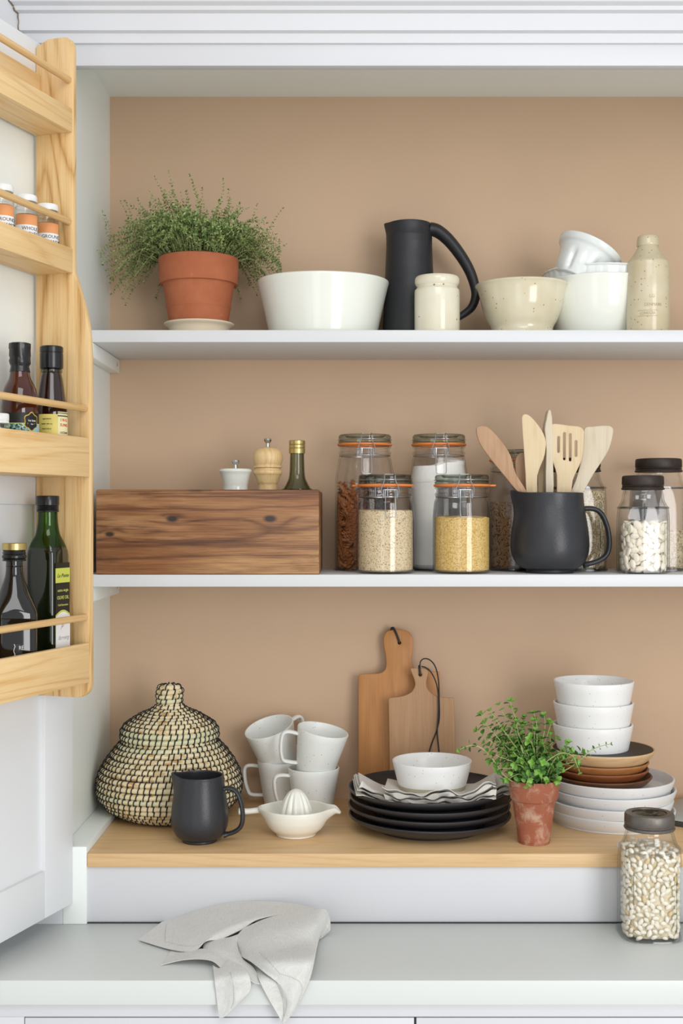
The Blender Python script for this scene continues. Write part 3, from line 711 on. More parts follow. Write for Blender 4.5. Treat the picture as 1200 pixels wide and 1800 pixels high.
def sprig(pts, sr, step, L, W, start=.2, mis=(0, 1, 2), wts=(5, 4, 2), tiltup=.5, jit=.5):
    pts = [Vector(p) for p in pts]; n = len(pts)
    gs.tube(pts, [sr*(1-.6*i/(n-1)) for i in range(n)], seg=5)
    acc = 0; side = rt.random()*PI; tot = sum((pts[i+1]-pts[i]).length for i in range(n-1)); run = 0
    for i in range(n-1):
        seg_ = (pts[i+1]-pts[i]); l = seg_.length; d = seg_.normalized() if l > 1e-6 else Vector((0, 0, 1))
        acc += l; run += l
        while acc > step:
            acc -= step
            if run/tot < start: continue
            q = pts[i+1]-d*acc; side += PI/2
            o = d.orthogonal().normalized(); o.rotate(Matrix.Rotation(side, 3, d))
            sc = rt.uniform(.7, 1.15)*(1.0 if run/tot < .9 else .8)
            for sg in (1, -1):
                dd = o*sg+d*tiltup+Vector((rt.uniform(-jit, jit), rt.uniform(-jit, jit), rt.uniform(-jit, jit)+.15))
                leaf(gl, q, dd, d, L*sc, W*sc, rt.choices(mis, wts)[0])
    for k_ in range(3):
        dd = (pts[-1]-pts[-2]).normalized()+Vector((rt.uniform(-.8, .8), rt.uniform(-.8, .8), rt.uniform(-.2, .8)))
        leaf(gl, pts[-1], dd, Vector((0, 0, 1)), L*.7, W*.7, rt.choices(mis, wts)[0])
for i in range(620):
    az = rt.uniform(0, 2*PI); u = rt.random()
    base = Vector((math.cos(az), math.sin(az), 0))*(.05*math.sqrt(rt.random())); base.z = .128
    el = rt.uniform(.15, 1.45) if u < .78 else rt.uniform(.0, .5)
    if math.sin(az) < -.25: el = max(el, .75)
    Ls = rt.uniform(.092, .152)*(1-.10*math.sin(el))
    if math.cos(az) < -.1: Ls *= 1.10
    yk = .62 if math.sin(az) > 0 else .8
    d = Vector((math.cos(az)*math.cos(el), math.sin(az)*math.cos(el)*yk, math.sin(el)))
    droop = rt.uniform(.0, .055)*math.cos(el)+.008
    pts = []
    for j in range(9):
        s_ = j/8
        q = base+d*Ls*s_; q.z += .030*math.sin(s_*PI)*math.cos(el)-droop*s_*s_
        q += Vector((rt.uniform(-1, 1), rt.uniform(-1, 1), rt.uniform(-1, 1)))*.0022
        rad_ = math.hypot(q.x, q.y)
        if rad_ < .078 and q.z < .146 and s_ > .2: q.z = max(q.z, .1405+.004*s_)
        q.y = max(-.12, min(.112, q.y)); q.x = max(-.182, min(.15, q.x))
        pts.append(q)
    sprig(pts, .00055, .0050, .0066, .0034, start=.22)
# the longer stray shoots one sees against the wall, from pixel columns of their tips
for (px, py, bx, by) in [(272, 312, 300, 372), (296, 302, 312, 372), (333, 308, 352, 366), (338, 318, 350, 360), (392, 316, 386, 360), (402, 334, 402, 372), (452, 360, 438, 404), (497, 366, 470, 412), (502, 430, 462, 460), (478, 392, 452, 420), (242, 350, 262, 398), (212, 355, 232, 410), (222, 358, 236, 400), (185, 380, 200, 440), (238, 470, 250, 440), (180, 372, 194, 418), (355, 332, 352, 372), (318, 340, 322, 372)]:
    yy = Yp+rt.uniform(-.02, .02)
    tip = P3(px, py, yy)-Vector((xp, Yp, Z1+zs)); mid = P3(bx, by, yy)-Vector((xp, Yp, Z1+zs))
    root = Vector((mid.x*.35, 0, .13))
    tip.x = max(tip.x, -.184); mid.x = max(mid.x, -.178)
    pts = cr([root, mid*.55+root*.45+Vector((0, 0, .01)), mid, mid*.4+tip*.6+Vector((rt.uniform(-.004, .004), 0, 0)), tip], 4)
    sprig(pts, .0006, .0065, .0052, .003, start=.35, wts=(5, 5, 1))
gs.build('stems', M['thyme_stem'], t); tag(gl.build('leaves', [M['thyme_a'], M['thyme_b'], M['thyme_c']], t, recalc=False, smooth=False), kind=None)

# --- large white bowl
Yb = .127; rb = .1215; hbw = .1035
t = G().lathe(shell(crp([(.001, 0), (.096, 0), (.099, .003), (.1025, .02), (.110, .055), (.118, .09), (rb, hbw)], 5), .006), 96, closed=True,
     fn=lambda th, r, z: ((r+.0012*math.sin(2*th+.5)*z/hbw)*math.cos(th), r*math.sin(th), z*(1+.012*math.sin(2*th+1.3)))).build('large_bowl', M['white_glaze'], loc=(X(568, Yb), Yb, Z1))
tag(t, 'large deep white bowl with slightly wavy rim, between thyme and black jug', 'bowl')

# --- tall black jug
Yj = .165; k = kk(Yj)
t = thing('tall_jug', 'tall tapering black pottery jug with long looping handle on upper shelf', 'jug', (X(719, Yj), Yj, Z1))
H = .2225
def spout(amp, w_, z0, z1, lift=.0, ang=PI, pull=0):
    def f(th, r, z):
        d = (th-ang+PI) % (2*PI)-PI
        e = math.exp(-(d/w_)**2)*smooth01((z-z0)/(z1-z0))
        rr_ = r+amp*e
        return (rr_*math.cos(th), r*math.sin(th)*(1-.15*e*pull)+0*amp, z+lift*e)
    return f
G().lathe(shell([(.001, 0), (.050, 0), (.0515, .002), (.0508, .02), (.0485, .06), (.0465, .11), (.0440, .165), (.0432, .185), (.0437, .187), (.0430, .1895), (.0436, .192), (.0430, .1945), (.0436, .197), (.0428, .200), (.0415, .208), (.0412, .218), (.0418, H)], .004),
          96, closed=True, fn=spout(.0060, .28, .194, H, .001)).build('jug_body', M['black_jug'], t)
def pxl(px, py): return Vector((X(px, Yj)-X(719, Yj), 0, Z(py, Yj)-Z1))
hp = cr([pxl(755, 403), pxl(768, 406), pxl(786, 420), pxl(805, 443), pxl(822, 470), pxl(832, 495), pxl(836, 518), pxl(830, 538), pxl(818, 550), pxl(800, 560), pxl(775, 566), pxl(757, 568)], 6)
n = len(hp)
G().tube(hp, [.0095*(1-i/n)**.8+.0036 for i in range(n)], [.011*(1-i/n)+.007 for i in range(n)], up=(0, 1, 0), seg=16).build('handle', M['black_jug'], t)

# --- cream crock jar
Yc = .055
t = G().lathe(shell(crp([(.001, 0), (.0385, 0), (.0405, .002), (.0408, .03), (.0408, .074), (.0395, .079), (.0372, .083), (.0366, .0855), (.0385, .088), (.0402, .0925), (.0402, .099), (.0385, .1025)], 4), .004), 72, closed=True).build('stoneware_crock', M['cream_glaze'], loc=(X(768, Yc), Yc, Z1))
tag(t, 'small cream stoneware crock with grooved neck in front of the black jug', 'jar')

# --- beige bowl
Yc = .096
t = G().lathe(shell(crp([(.001, .003), (.040, 0), (.0555, 0), (.0580, .004), (.0565, .012), (.0575, .019), (.064, .031), (.072, .052), (.0775, .075), (.0815, .088), (.085, .0935)], 5), .004), 80, closed=True).build('beige_bowl', M['beige_glaze'], loc=(X(917, Yc), Yc, Z1))
tag(t, 'glossy beige speckled bowl with flared rim and narrow foot', 'bowl')
# --- white mixing bowl, fluted dish, tilted mould
Yw = .142; xw = X(1052, Yw)
t = G().lathe(shell(crp([(.001, 0), (.070, 0), (.074, .004), (.080, .015), (.093, .045), (.101, .075), (.1045, .100), (.106, .1065)], 5), .005), 96, closed=True).build('mixing_bowl', M['white_glaze'], loc=(xw, Yw, Z1))
tag(t, 'rounded white mixing bowl behind the stoneware bottle holding the fluted dish', 'bowl')
def flute(n_, amp, z0, z1):
    return lambda th, r, z: ((r+amp*abs(math.cos(n_*th/2))*smooth01((z-z0)/(z1-z0)))*math.cos(th), (r+amp*abs(math.cos(n_*th/2))*smooth01((z-z0)/(z1-z0)))*math.sin(th), z)
t = G().lathe(shell(crp([(.001, 0), (.086, 0), (.092, .004), (.0975, .027), (.0995, .0475), (.1015, .0505)], 4), .0035), 144, closed=True, fn=flute(36, .0013, .005, .03)).build('fluted_dish', M['cool_glaze'], loc=(X(1050, Yw), Yw, Z1+.0735))
tag(t, 'shallow fluted white dish resting inside the mixing bowl', 'dish')
# mould: lobed cup lying tilted in the dish
def lobes(th, r, z):
    f = 1-.11*smooth01((.050-z)/.02)*max(0, math.cos(6*th+.6))**4*smooth01(z/.012)
    return (r*f*math.cos(th), r*f*math.sin(th), z)
t = G().lathe(shell(crp([(.001, 0), (.034, 0), (.040, .004), (.0455, .018), (.050, .040), (.054, .052), (.0595, .058), (.0625, .066)], 5), .004), 98, closed=True, fn=lobes).build('jelly_mould', M['cool_glaze'])
c = P3(1037, 441, .10); ax = Matrix.Rotation(.50, 4, 'Y') @ Matrix.Rotation(-.12, 4, 'X')
t.matrix_world = Matrix.Translation(c) @ ax @ Matrix.Translation((0, 0, -.066))
tag(t, 'tilted white lobed jelly mould lying on the fluted dish', 'mould')
# --- stoneware bottle
Yc = .05
t = thing('stoneware_bottle', 'speckled beige stoneware bottle with stamped lettering at right of upper shelf', 'bottle', (X(1138.5, Yc), Yc, Z1))
G().lathe(shell(crp([(.001, 0), (.036, 0), (.0378, .002), (.0381, .01), (.0382, .05), (.0384, .09), (.0384, .115), (.0383, .1235), (.0376, .1275), (.0355, .1305), (.0290, .1385), (.0225, .1485), (.0190, .1545)], 4)+crp([(.0180, .1565), (.0197, .158), (.0200, .162), (.0193, .170), (.0180, .1745), (.0165, .176)], 3), .004), 80, closed=True).build('bottle_body', M['stone_glaze'], t)
g = G(); wrap_text(g, 'LG', .0080, .0381, -PI/2-.05, .062, ext=.0004); wrap_text(g, 'DENMARK', .0080, .0381, -PI/2+.02, .047, ext=.0004, sx=.85); wrap_text(g, 'LONDON', .0070, .0381, -PI/2-.25, .032, ext=.0004, sx=.85)
arc_patch(g, .0382, -PI/2-.72, -PI/2+.22, .0270, .0275, th=.0005); arc_patch(g, .0382, -PI/2-.72, -PI/2+.22, .0368, .0373, th=.0005)
g.build('lettering', plain('stamp_shadow_glaze', '#a8966d', .3), t)

# ================================================================== middle shelf
# --- crate
bx0, bx1 = X(168, 0), X(561, 0); by0, by1 = .001, .218; hh = (1009.5-860)/1000
t = thing('wooden_crate', 'aged dark-stained pine crate holding salt, pepper and an oil bottle', 'crate', ((bx0+bx1)/2, by0, Z2))
hx = (bx1-bx0)/2
G().box(-hx, hx, 0, .018, 0, hh, .003).build('front_panel', M['crate'], t)
G().box(-hx, hx, by1-by0-.016, by1-by0, 0, hh, .003).build('back_panel', M['crate'], t)
G().box(-hx, -hx+.016, .0181, by1-by0-.0161, 0, hh-.001, .003).build('side_panel', M['crate'], t)
G().box(hx-.016, hx, .0181, by1-by0-.0161, 0, hh-.001, .003).build('side_panel', M['crate'], t)
G().box(-hx+.0161, hx-.0161, .0181, by1-by0-.0161, .001, .013, .001).build('bottom_panel', M['crate'], t)
zi = Z2+.0132
Yc = .11
def kn(r0, h): return [(0, 0), (.0045, 0), (.004, .004), (.0035, .007), (.006, .0095), (.0075, .0125), (.0065, .0155), (.003, .0165), (0, .0168)]
t = thing('salt_mill', 'white salt mill with flared top and steel knob standing in the crate', 'mill', (X(414, Yc), Yc, zi))
zt = (Z(828, Yc)-zi)
G().lathe(crp([(.001, 0), (.026, 0), (.027, .003), (.024, zt*.5), (.0225, zt-.036), (.0235, zt-.022), (.027, zt-.008), (.0305, zt-.001), (.0300, zt+.0015), (.026, zt+.004), (.008, zt+.0045), (0, zt+.0045)], 5), 56).build('mill_body', M['white_glaze'], t)
G().lathe([(r, z+zt+.0045) for r, z in kn(0, 0)], 32).build('knob', M['steel'], t)
t = thing('pepper_mill', 'turned beech pepper mill with rounded head and steel knob in the crate', 'mill', (X(470.5, Yc), Yc, zi))
zt = (Z(860, Yc)-zi)
G().lathe(crp([(.001, 0), (.030, 0), (.031, .004), (.028, .02), (.020, zt*.5), (.0175, zt), (.0195, zt+.012), (.0235, zt+.024), (.0265, zt+.029), (.0262, zt+.034), (.0235, zt+.0355), (.0235, zt+.0385)], 5), 56).build('mill_body', M['beech'], t)
G().lathe(crp([(.0235, zt+.0388), (.0262, zt+.040), (.0258, zt+.0425), (.0245, zt+.044), (.0268, zt+.050), (.0280, zt+.058), (.0258, zt+.068), (.018, zt+.0755), (.009, zt+.0775), (0, zt+.078)], 5), 56).build('mill_head', M['beech'], t)
G().lathe([(r*1.0, z+zt+.078) for r, z in kn(0, 0)], 32).build('knob', M['steel'], t)
t = thing('small_oil_bottle', 'grey-green glass bottle with gold screw cap at right end of the crate', 'bottle', (X(522, Yc), Yc, zi))
G().lathe(shell(crp([(.001, 0), (.026, 0), (.0285, .003), (.0285, zt-.012), (.026, zt-.001), (.019, zt+.012), (.0145, zt+.026), (.0130, zt+.062), (.0130, zt+.068)], 5), .0015), 56, closed=True).build('bottle_body', M['glass_smoke'], t)
G().lathe([(.001, .002), (.0265, .002), (.0268, .005), (.0268, zt-.014), (.001, zt-.013)], 40).build('oil', plain('dark_vinegar', '#2d2b1c', .1), t)
G().lathe([(.0135, zt+.066), (.0148, zt+.066), (.0150, zt+.0745), (.0142, zt+.0755), (.0150, zt+.0765), (.0150, zt+.081), (.0142, zt+.082), (.0150, zt+.083), (.0150, zt+.089), (.014, zt+.090), (0, zt+.0902)], 48).build('cap', M['gold'], t)

# --- clip jars
def clip_jar(px, Y, r, H, rl, label, zsh=.36, tab=None, ang=0.0, wide=.0):
    t = thing('clip_jar', label, 'jar', (X(px, Y), Y, Z2), group='clip-top glass storage jars')
    zl = H-.030                                      # height of the glass rim
    sh = H*(1-zsh)
    outer = crp([(.001, .0025), (r*.72, .0015), (r-.008, 0), (r-.002, .004), (r, .012), (r, sh-.030), (r, sh-.012), (r-.0010, sh), (r-(r-rl)*.35, sh+.014), (rl+.0035, zl-.016), (rl+.0005, zl-.009)], 5)+[(rl+.003, zl-.007), (rl+.003, zl-.003), (rl+.0005, zl-.001), (rl+.0005, zl+.004), (rl+.0035, zl+.006), (rl+.0035, zl+.009)]
    G().lathe(shell(outer, .003), 72, closed=True).build('jar_body', M['glass'], t)
    lid = [(rl-.010, zl+.0135), (rl+.002, zl+.0135), (rl+.0035, zl+.015), (rl+.0035, zl+.018), (rl+.0010, zl+.0195), (rl+.0028, zl+.021), (rl+.0032, zl+.027), (rl+.001, H), (rl-.006, H), (rl-.012, H-.005), (.001, H-.006)]
    G().lathe(lid, 72).build('lid', M['glass_lid'], t)
    g = G().lathe([(rl-.008, zl+.0092), (rl+.0045, zl+.0092), (rl+.0055, zl+.0103), (rl+.0055, zl+.0123), (rl+.0045, zl+.0133), (rl-.008, zl+.0133)], 72, closed=True)
    if tab is not None:
        g.box(rl+.002, rl+.015, -.008, .008, zl+.0095, zl+.0130, .0014, M=Matrix.Rotation(tab, 4, 'Z'))
    g.build('rubber_seal', M['rubber'], t)
    # wire bail and lever at the front, neck wire, hinge at the back
    g = G(); w1, w2 = .0125, .0085; yf = -(rl+.0065); R_ = Matrix.Rotation(ang, 4, 'Z'); wr = .00085
    zt_ = H-.001
    for sx in (-1, 1):
        g.tube(cr([(sx*w1*.7, -(rl-.006), zt_+.001), (sx*w1*.78, yf+.001, zt_), (sx*w1*.80, yf-.001, zt_-.010), (sx*w1*1.18, yf-.002, zt_-.022), (sx*w1*1.22, yf-.003, zt_-.032), (sx*w1*.95, yf-.003, zt_-.039)], 4), wr, seg=7, M=R_)
        g.tube([(sx*w1*.95, yf-.003, zt_-.026), (sx*w1*.95, yf-.0035, zt_-.041)], .0016, seg=8, M=R_)
    g.tube([(-w1*.7, -(rl-.006), zt_+.001), (w1*.7, -(rl-.006), zt_+.001)], wr, seg=7, M=R_)
    g.tube([(-w1*.95, yf-.003, zt_-.0265), (w1*.95, yf-.003, zt_-.0265)], wr, seg=7, M=R_)
    yl = yf-.004-(max(0, r-rl))*.7
    g.tube(cr([(-w2, yf-.003, zt_-.0265), (-w2*1.05, yf-.004, zt_-.040), (-w2*1.1, yl, zt_-.066), (-w2*.9, yl-.001, zt_-.0735), (0, yl-.001, zt_-.0742), (w2*.9, yl-.001, zt_-.0735), (w2*1.1, yl, zt_-.066), (w2*1.05, yf-.004, zt_-.040), (w2, yf-.003, zt_-.0265)], 5), wr, seg=7, M=R_)
    n_ = 48
    g.tube([((rl+.0018)*math.cos(2*PI*i/n_), (rl+.0018)*math.sin(2*PI*i/n_), zl-.0095) for i in range(n_)], wr, seg=6, closed=True, M=R_)
    g.tube([((rl+.0045)*math.cos(2*PI*i/n_), (rl+.0045)*math.sin(2*PI*i/n_), zl+.0205) for i in range(n_)], wr*.7, seg=6, closed=True, M=R_)
    for sx in (-1, 1): g.tube([(sx*w1*.9, rl+.005, H-.008), (sx*w1*.9, rl+.007, zl-.01)], wr, seg=6, M=R_)
    g.build('wire_clasp', M['wire'], t)
    return t, outer
def content_profile(outer, top, th=.0034, dome=.002, z0=.004):
    pr = [(0, z0)]
    for (r, z) in outer:
        if z0+.0005 < z < top and r > .02: pr.append((r-th, z))
    pr[1:1] = [(pr[1][0]-.006, z0)] if len(pr) > 1 else []
    rt_ = pr[-1][0]
    pr += [(rt_, top), (rt_*.9, top+dome*.4), (rt_*.5, top+dome), (0, top+dome*1.1)]
    return pr
def bumpy(seed, amp, top):
    return lambda th, r, z: (r*math.cos(th), r*math.sin(th), z+(amp*noise.noise(Vector((r*math.cos(th)*60, r*math.sin(th)*60, seed))) if z > top-.001 else 0))
Hb, rB, rLb = .2560, .0565, .0435
Hs, rS, rLs = .1765, .0525, .0455
Yq = .0545
t, o = clip_jar(677.5, Yq, rS, Hs, rLs, 'clip-top jar of speckled quinoa, front row beside the crate', ang=.12, tab=2.9)
tq = .112; t = G().lathe(content_profile(o, tq), 72, fn=bumpy(1, .003, tq)).build('quinoa', M['quinoa'], loc=(X(677.5, Yq), Yq, Z2)); tag(t, 'pale speckled quinoa filling the front clip jar beside the crate', 'grain', kind='stuff')
t, o = clip_jar(811.5, Yq, rS, Hs, rLs, 'clip-top jar of yellow bulgur with orange tab, left of the black jug', ang=.02, tab=.0)
tq = .100; t = G().lathe(content_profile(o, tq), 72, fn=bumpy(2, .003, tq)).build('bulgur_wheat', M['bulgur'], loc=(X(811.5, Yq), Yq, Z2)); tag(t, 'golden bulgur wheat filling the front clip jar left of black jug', 'grain', kind='stuff')
Yk = .168
tp, op = clip_jar(641, Yk, rB, Hb, rLb+.003, 'tall clip-top jar of brown pasta spirals in back row by the crate', zsh=.30, ang=.05)
t, o = clip_jar(771, Yk, rB-.001, Hb, rLb+.003, 'tall clip-top jar of white flour in the back row', zsh=.30, ang=.0)
tq = .198; t = G().lathe(content_profile(o, tq, dome=.006), 72, fn=lambda th, r, z: (r*math.cos(th), r*math.sin(th), z+(.010*math.cos(th)+.004*noise.noise(Vector((math.cos(th)*2, math.sin(th)*2, r*40))) if z > tq-.001 else 0))).build('flour', M['flour'], loc=(X(771, Yk), Yk, Z2)); tag(t, 'white flour heaped in the tall clip jar in the back row', 'flour', kind='stuff')
Hm = .2265
tr_, orr = clip_jar(906, Yk, rS+.001, Hm, .0445, 'clip-top jar of brown rice half hidden behind the black jug', zsh=.33, ang=.02)

# --- mason jars
def mason(px, Y, zf, r, H, rl, label, lidmat, glasslid=False, rot=0, bead=None):
    t = thing('mason_jar', label, 'jar', (X(px, Y), Y, zf), (0, 0, rot), group='screw-top storage jars')
    zl = H-.024
    zq = lambda z: smooth01((H-.036-z)/.045)
    fn = sqfn(3.5, 0, zq)
    outer = crp([(.001, .003), (r*.7, .001), (r-.006, 0), (r-.0015, .004), (r, .012), (r, H-.066), (r-.001, H-.056), (r-.0065, H-.044), (rl+.001, H-.034), (rl-.001, H-.029)], 5)+[(rl-.001, H-.026), (rl-.0020, zl), (rl-.0020, H-.006)]
    fnj = lambda th, r_, z: fn(th, r_*(.93 if False else 1), z)
    # superellipse grows to corners: scale so that the flat side equals r
    G().lathe(shell(outer, .003), 96, closed=True, fn=fn).build('jar_body', M['glass'], t)
    rib = lambda th, r_, z: ((r_+(.0003*math.cos(90*th) if H-.016 < z < H-.0035 else 0))*math.cos(th), (r_+(.0003*math.cos(90*th) if H-.016 < z < H-.0035 else 0))*math.sin(th), z)
    lp = [(rl-.001, H-.0255), (rl+.002, H-.0255), (rl+.0028, H-.0235), (rl+.0018, H-.0215), (rl+.0005, H-.0205), (rl+.0018, H-.019), (rl+.0005, H-.0175), (rl+.0015, H-.0155), (rl+.0015, H-.003), (rl, H-.0005), (rl-.003, H)]
    lp += [(rl-.010, H), (rl-.0105, H-.002), (rl-.0105, H-.004)] if glasslid else [(rl-.007, H), (rl-.008, H-.0012), (.001, H-.0012)]
    l = G().lathe(lp, 180, fn=rib, caps=not glasslid).build('screw_band', lidmat, t)
    if glasslid:
        G().lathe([(.001, H-.003), (.008, H-.0022), (.012, H-.0005), (.014, H-.0022), (rl-.018, H-.0015), (rl-.015, H-.0002), (rl-.0106, H-.0012), (rl-.0106, H-.006), (.001, H-.006)], 64).build('glass_lid', M['glass_lid'], t)
    # vertical moulded ribs in the glass and raised script
    for (a, z0_, z1_) in ((-PI/2+.62, .018, H-.085), (-PI/2-.68, .06, H-.085)):
        g = G(); x, y, _ = fn(a, r, 0); g.tube([(x, y, z0_), (x*1.008, y*1.008, z0_+.004), (x*1.008, y*1.008, z1_-.004), (x, y, z1_)], .0009, seg=6)
        g.build('moulded_rib', M['glass_lid'], t)
    return t, outer, fn
Yf = .052
tb, ob, fb = mason(1129.5, Yf, Z2, .0440, .1755, .0355, 'square-shouldered jar of big flat butter beans with dark screw lid', M['dark_lid'])
Yr = .165
mason(1013, Yr, Z2, .0530, .2115, .0430, 'screw-top jar of pale rice with black lid behind the black jug', M['dark_lid'])
mason(1157, Yr, Z2, .0510, .2110, .0415, 'taller dark-lidded jar of pale grain behind the butter bean jar at right edge', M['dark_lid'])
Yn = -.1935
mason(1141, Yn, ZT, .0480, .1955, .0378, 'jar of small white beans with ribbed metal lid standing on the counter', M['dark_zinc'], True)

# --- loose fillings made of pieces
def local_mesh(name, g, mat, smooth=True):
    o = g.build(name, mat, smooth=smooth, sharp=60); me = o.data; bpy.data.objects.remove(o); return me
rice = random.Random(5)
def rice_fill(name, label, cx, cy, cz, prof_r, z0, z1, mat, core, n, slope=0, GL=.0068, GR=.0011, fn=None, sector=(-PI-.2, .2)):
    """grains lying against the inside of the glass and on top, over a solid core"""
    g = G(); R0 = prof_r-GR-.0002
    f = fn or (lambda th, r, z: (r*math.cos(th), r*math.sin(th), z))
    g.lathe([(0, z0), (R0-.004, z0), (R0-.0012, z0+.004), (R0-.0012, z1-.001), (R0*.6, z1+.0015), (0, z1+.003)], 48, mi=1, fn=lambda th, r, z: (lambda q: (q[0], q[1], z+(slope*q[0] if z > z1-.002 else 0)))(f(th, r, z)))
    for i in range(n):
        top = i > n*.86
        if top:
            th = rice.uniform(-PI, PI); rr_ = R0*math.sqrt(rice.random()); q = f(th, rr_, 0); p = Vector((q[0], q[1], z1+.0012*rice.random()+.002*(1-rr_/R0)+slope*q[0])); nn = Vector((0, 0, 1))
        else:
            th = rice.uniform(*sector); q = f(th, R0, 0); z = rice.uniform(z0+.001, z1+slope*q[0]); p = Vector((q[0], q[1], z))
            if z < z0+.004: p.x *= .95; p.y *= .95
            nn = Vector((math.cos(th), math.sin(th), 0))
        a = nn.orthogonal().normalized(); a.rotate(Matrix.Rotation(rice.uniform(0, PI), 3, nn)); a = (a+nn*rice.uniform(-.12, .12)).normalized()
        b = nn.cross(a).normalized(); c = a.cross(b)
        L = GL*rice.uniform(.8, 1.1)/2
        vs = [p-a*L]+[p-a*L*.55+(b*math.cos(t_)+c*math.sin(t_))*GR*.8 for t_ in (0, PI/2, PI, 3*PI/2)]+[p+a*L*.5+(b*math.cos(t_)+c*math.sin(t_))*GR*.85 for t_ in (0, PI/2, PI, 3*PI/2)]+[p+a*L]
        fs = [(0, 2, 1), (0, 3, 2), (0, 4, 3), (0, 1, 4)]+[(1+j, 1+(j+1) % 4, 5+(j+1) % 4, 5+j) for j in range(4)]+[(9, 5, 6), (9, 6, 7), (9, 7, 8), (9, 8, 5)]
        g.add(vs, fs, 0)
    o = g.build(name, [mat, core], loc=(cx, cy, cz), recalc=False, sharp=80); tag(o, label, 'grain', kind='stuff')
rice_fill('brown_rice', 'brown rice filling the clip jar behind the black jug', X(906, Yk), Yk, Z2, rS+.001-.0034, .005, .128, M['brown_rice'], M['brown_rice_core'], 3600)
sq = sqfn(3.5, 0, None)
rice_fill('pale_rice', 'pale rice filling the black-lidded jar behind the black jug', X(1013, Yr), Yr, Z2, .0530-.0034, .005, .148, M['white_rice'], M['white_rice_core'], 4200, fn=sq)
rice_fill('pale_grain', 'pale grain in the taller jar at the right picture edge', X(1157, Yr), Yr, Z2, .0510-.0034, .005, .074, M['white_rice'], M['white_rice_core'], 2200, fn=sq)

def bean_mesh(name, L, W, T, mats, curve=.0):
    bm = bmesh.new(); bmesh.ops.create_icosphere(bm, subdivisions=2, radius=1)
    for v in bm.verts:
        x, y, z = v.co; v.co = Vector((x*L/2, y*W/2+curve*(1-x*x)*W, z*T/2))
    return local_mesh(name, G().bm(bm), mats)
def pack(me_list, name, label, cat, group, loc, Rr, z0, ztop, foot, nlay, ntop, thick, fn, seed, sector=(-PI-.05, .05), tiltj=.25, nmax=300, rows=None):
    """individual pieces against the glass (dart throwing), then a deeper layer and the top"""
    rr_ = random.Random(seed); pts = []; out = 0
    base = Vector(loc)
    def put(p, nn, rot, sc, me):
        nonlocal out
        if out >= nmax: return
        a = nn.orthogonal().normalized(); a.rotate(Matrix.Rotation(rot, 3, nn)); b = nn.cross(a)
        m = Matrix((a, b, nn)).transposed().to_4x4()
        o = bpy.data.objects.new(name, me); COL.objects.link(o)
        o.matrix_world = Matrix.Translation(base+p) @ m @ Matrix.Rotation(rr_.uniform(-tiltj, tiltj), 4, 'X') @ Matrix.Rotation(rr_.uniform(-tiltj, tiltj)*.6, 4, 'Y') @ Matrix.Diagonal((sc, sc, sc, 1))
        tag(o, label, cat, group); out += 1
    mine = []
    for _ in range(900):
        if len(mine) >= ntop: break
        th = rr_.uniform(-PI, PI); q = fn(th, (Rr-thick*.8)*math.sqrt(rr_.random()), 0); p = Vector((q[0], q[1], ztop(q[0], q[1])+rr_.uniform(-.001, .0015)))
        if all((p-o_).length > foot*.85 for o_ in mine):
            mine.append(p); put(p, (Vector((rr_.uniform(-.4, .4), rr_.uniform(-.5, .2), 1))).normalized(), rr_.uniform(0, PI), rr_.uniform(.85, 1.05), rr_.choice(me_list))
    lay = [(0, foot, 5000), (thick*.62, foot*.9, 1500)][:nlay]
    for (dep, ft, tries) in lay:
        mine = []
        for _ in range(tries):
            th = rr_.uniform(*sector)
            q = fn(th, Rr-thick*.5-dep, 0); hi = ztop(q[0], q[1])
            z = rr_.uniform(z0+thick*.5, max(z0+thick, hi-thick*.4)); p = Vector((q[0], q[1], z))
            if z < z0+.010: p.x *= .965; p.y *= .965
            if all((p-o_).length > ft for o_ in mine) and all((p-o_).length > ft*.62 for o_ in pts):
                mine.append(p); e = .03; q1, q2 = fn(th-e, 1, 0), fn(th+e, 1, 0); tg = Vector((q2[0]-q1[0], q2[1]-q1[1], 0)).normalized()
                put(p, Vector((tg.y, -tg.x, 0)), rr_.uniform(0, PI), rr_.uniform(.85, 1.08), rr_.choice(me_list))
        pts += mine
    return out
# butter beans
me1 = bean_mesh('butter_bean', .0200, .0132, .0064, M['butter_bean'], .08); me2 = bean_mesh('butter_bean', .0170, .0118, .0060, M['butter_bean'], .1)
lb = (X(1129.5, Yf), Yf, Z2); rin = .0440-.0034
pack([me1, me2], 'butter_bean', 'flat cream butter bean in the dark-lidded jar on the middle shelf', 'bean', 'butter beans in the jar', lb, rin, .004, lambda x, y: .0905+.02*x, .0112, 2, 18, .0068, sq, 21, tiltj=.42)
core = G().lathe([(0, .0045), (rin-.016, .0045), (rin-.011, .010), (rin-.011, .080), (rin*.4, .086), (0, .087)], 48, fn=sq).build('bean_filling', M['bean_core'], loc=lb); tag(core, 'butter beans deep inside the dark-lidded jar behind the outer ones', 'beans', kind='stuff')
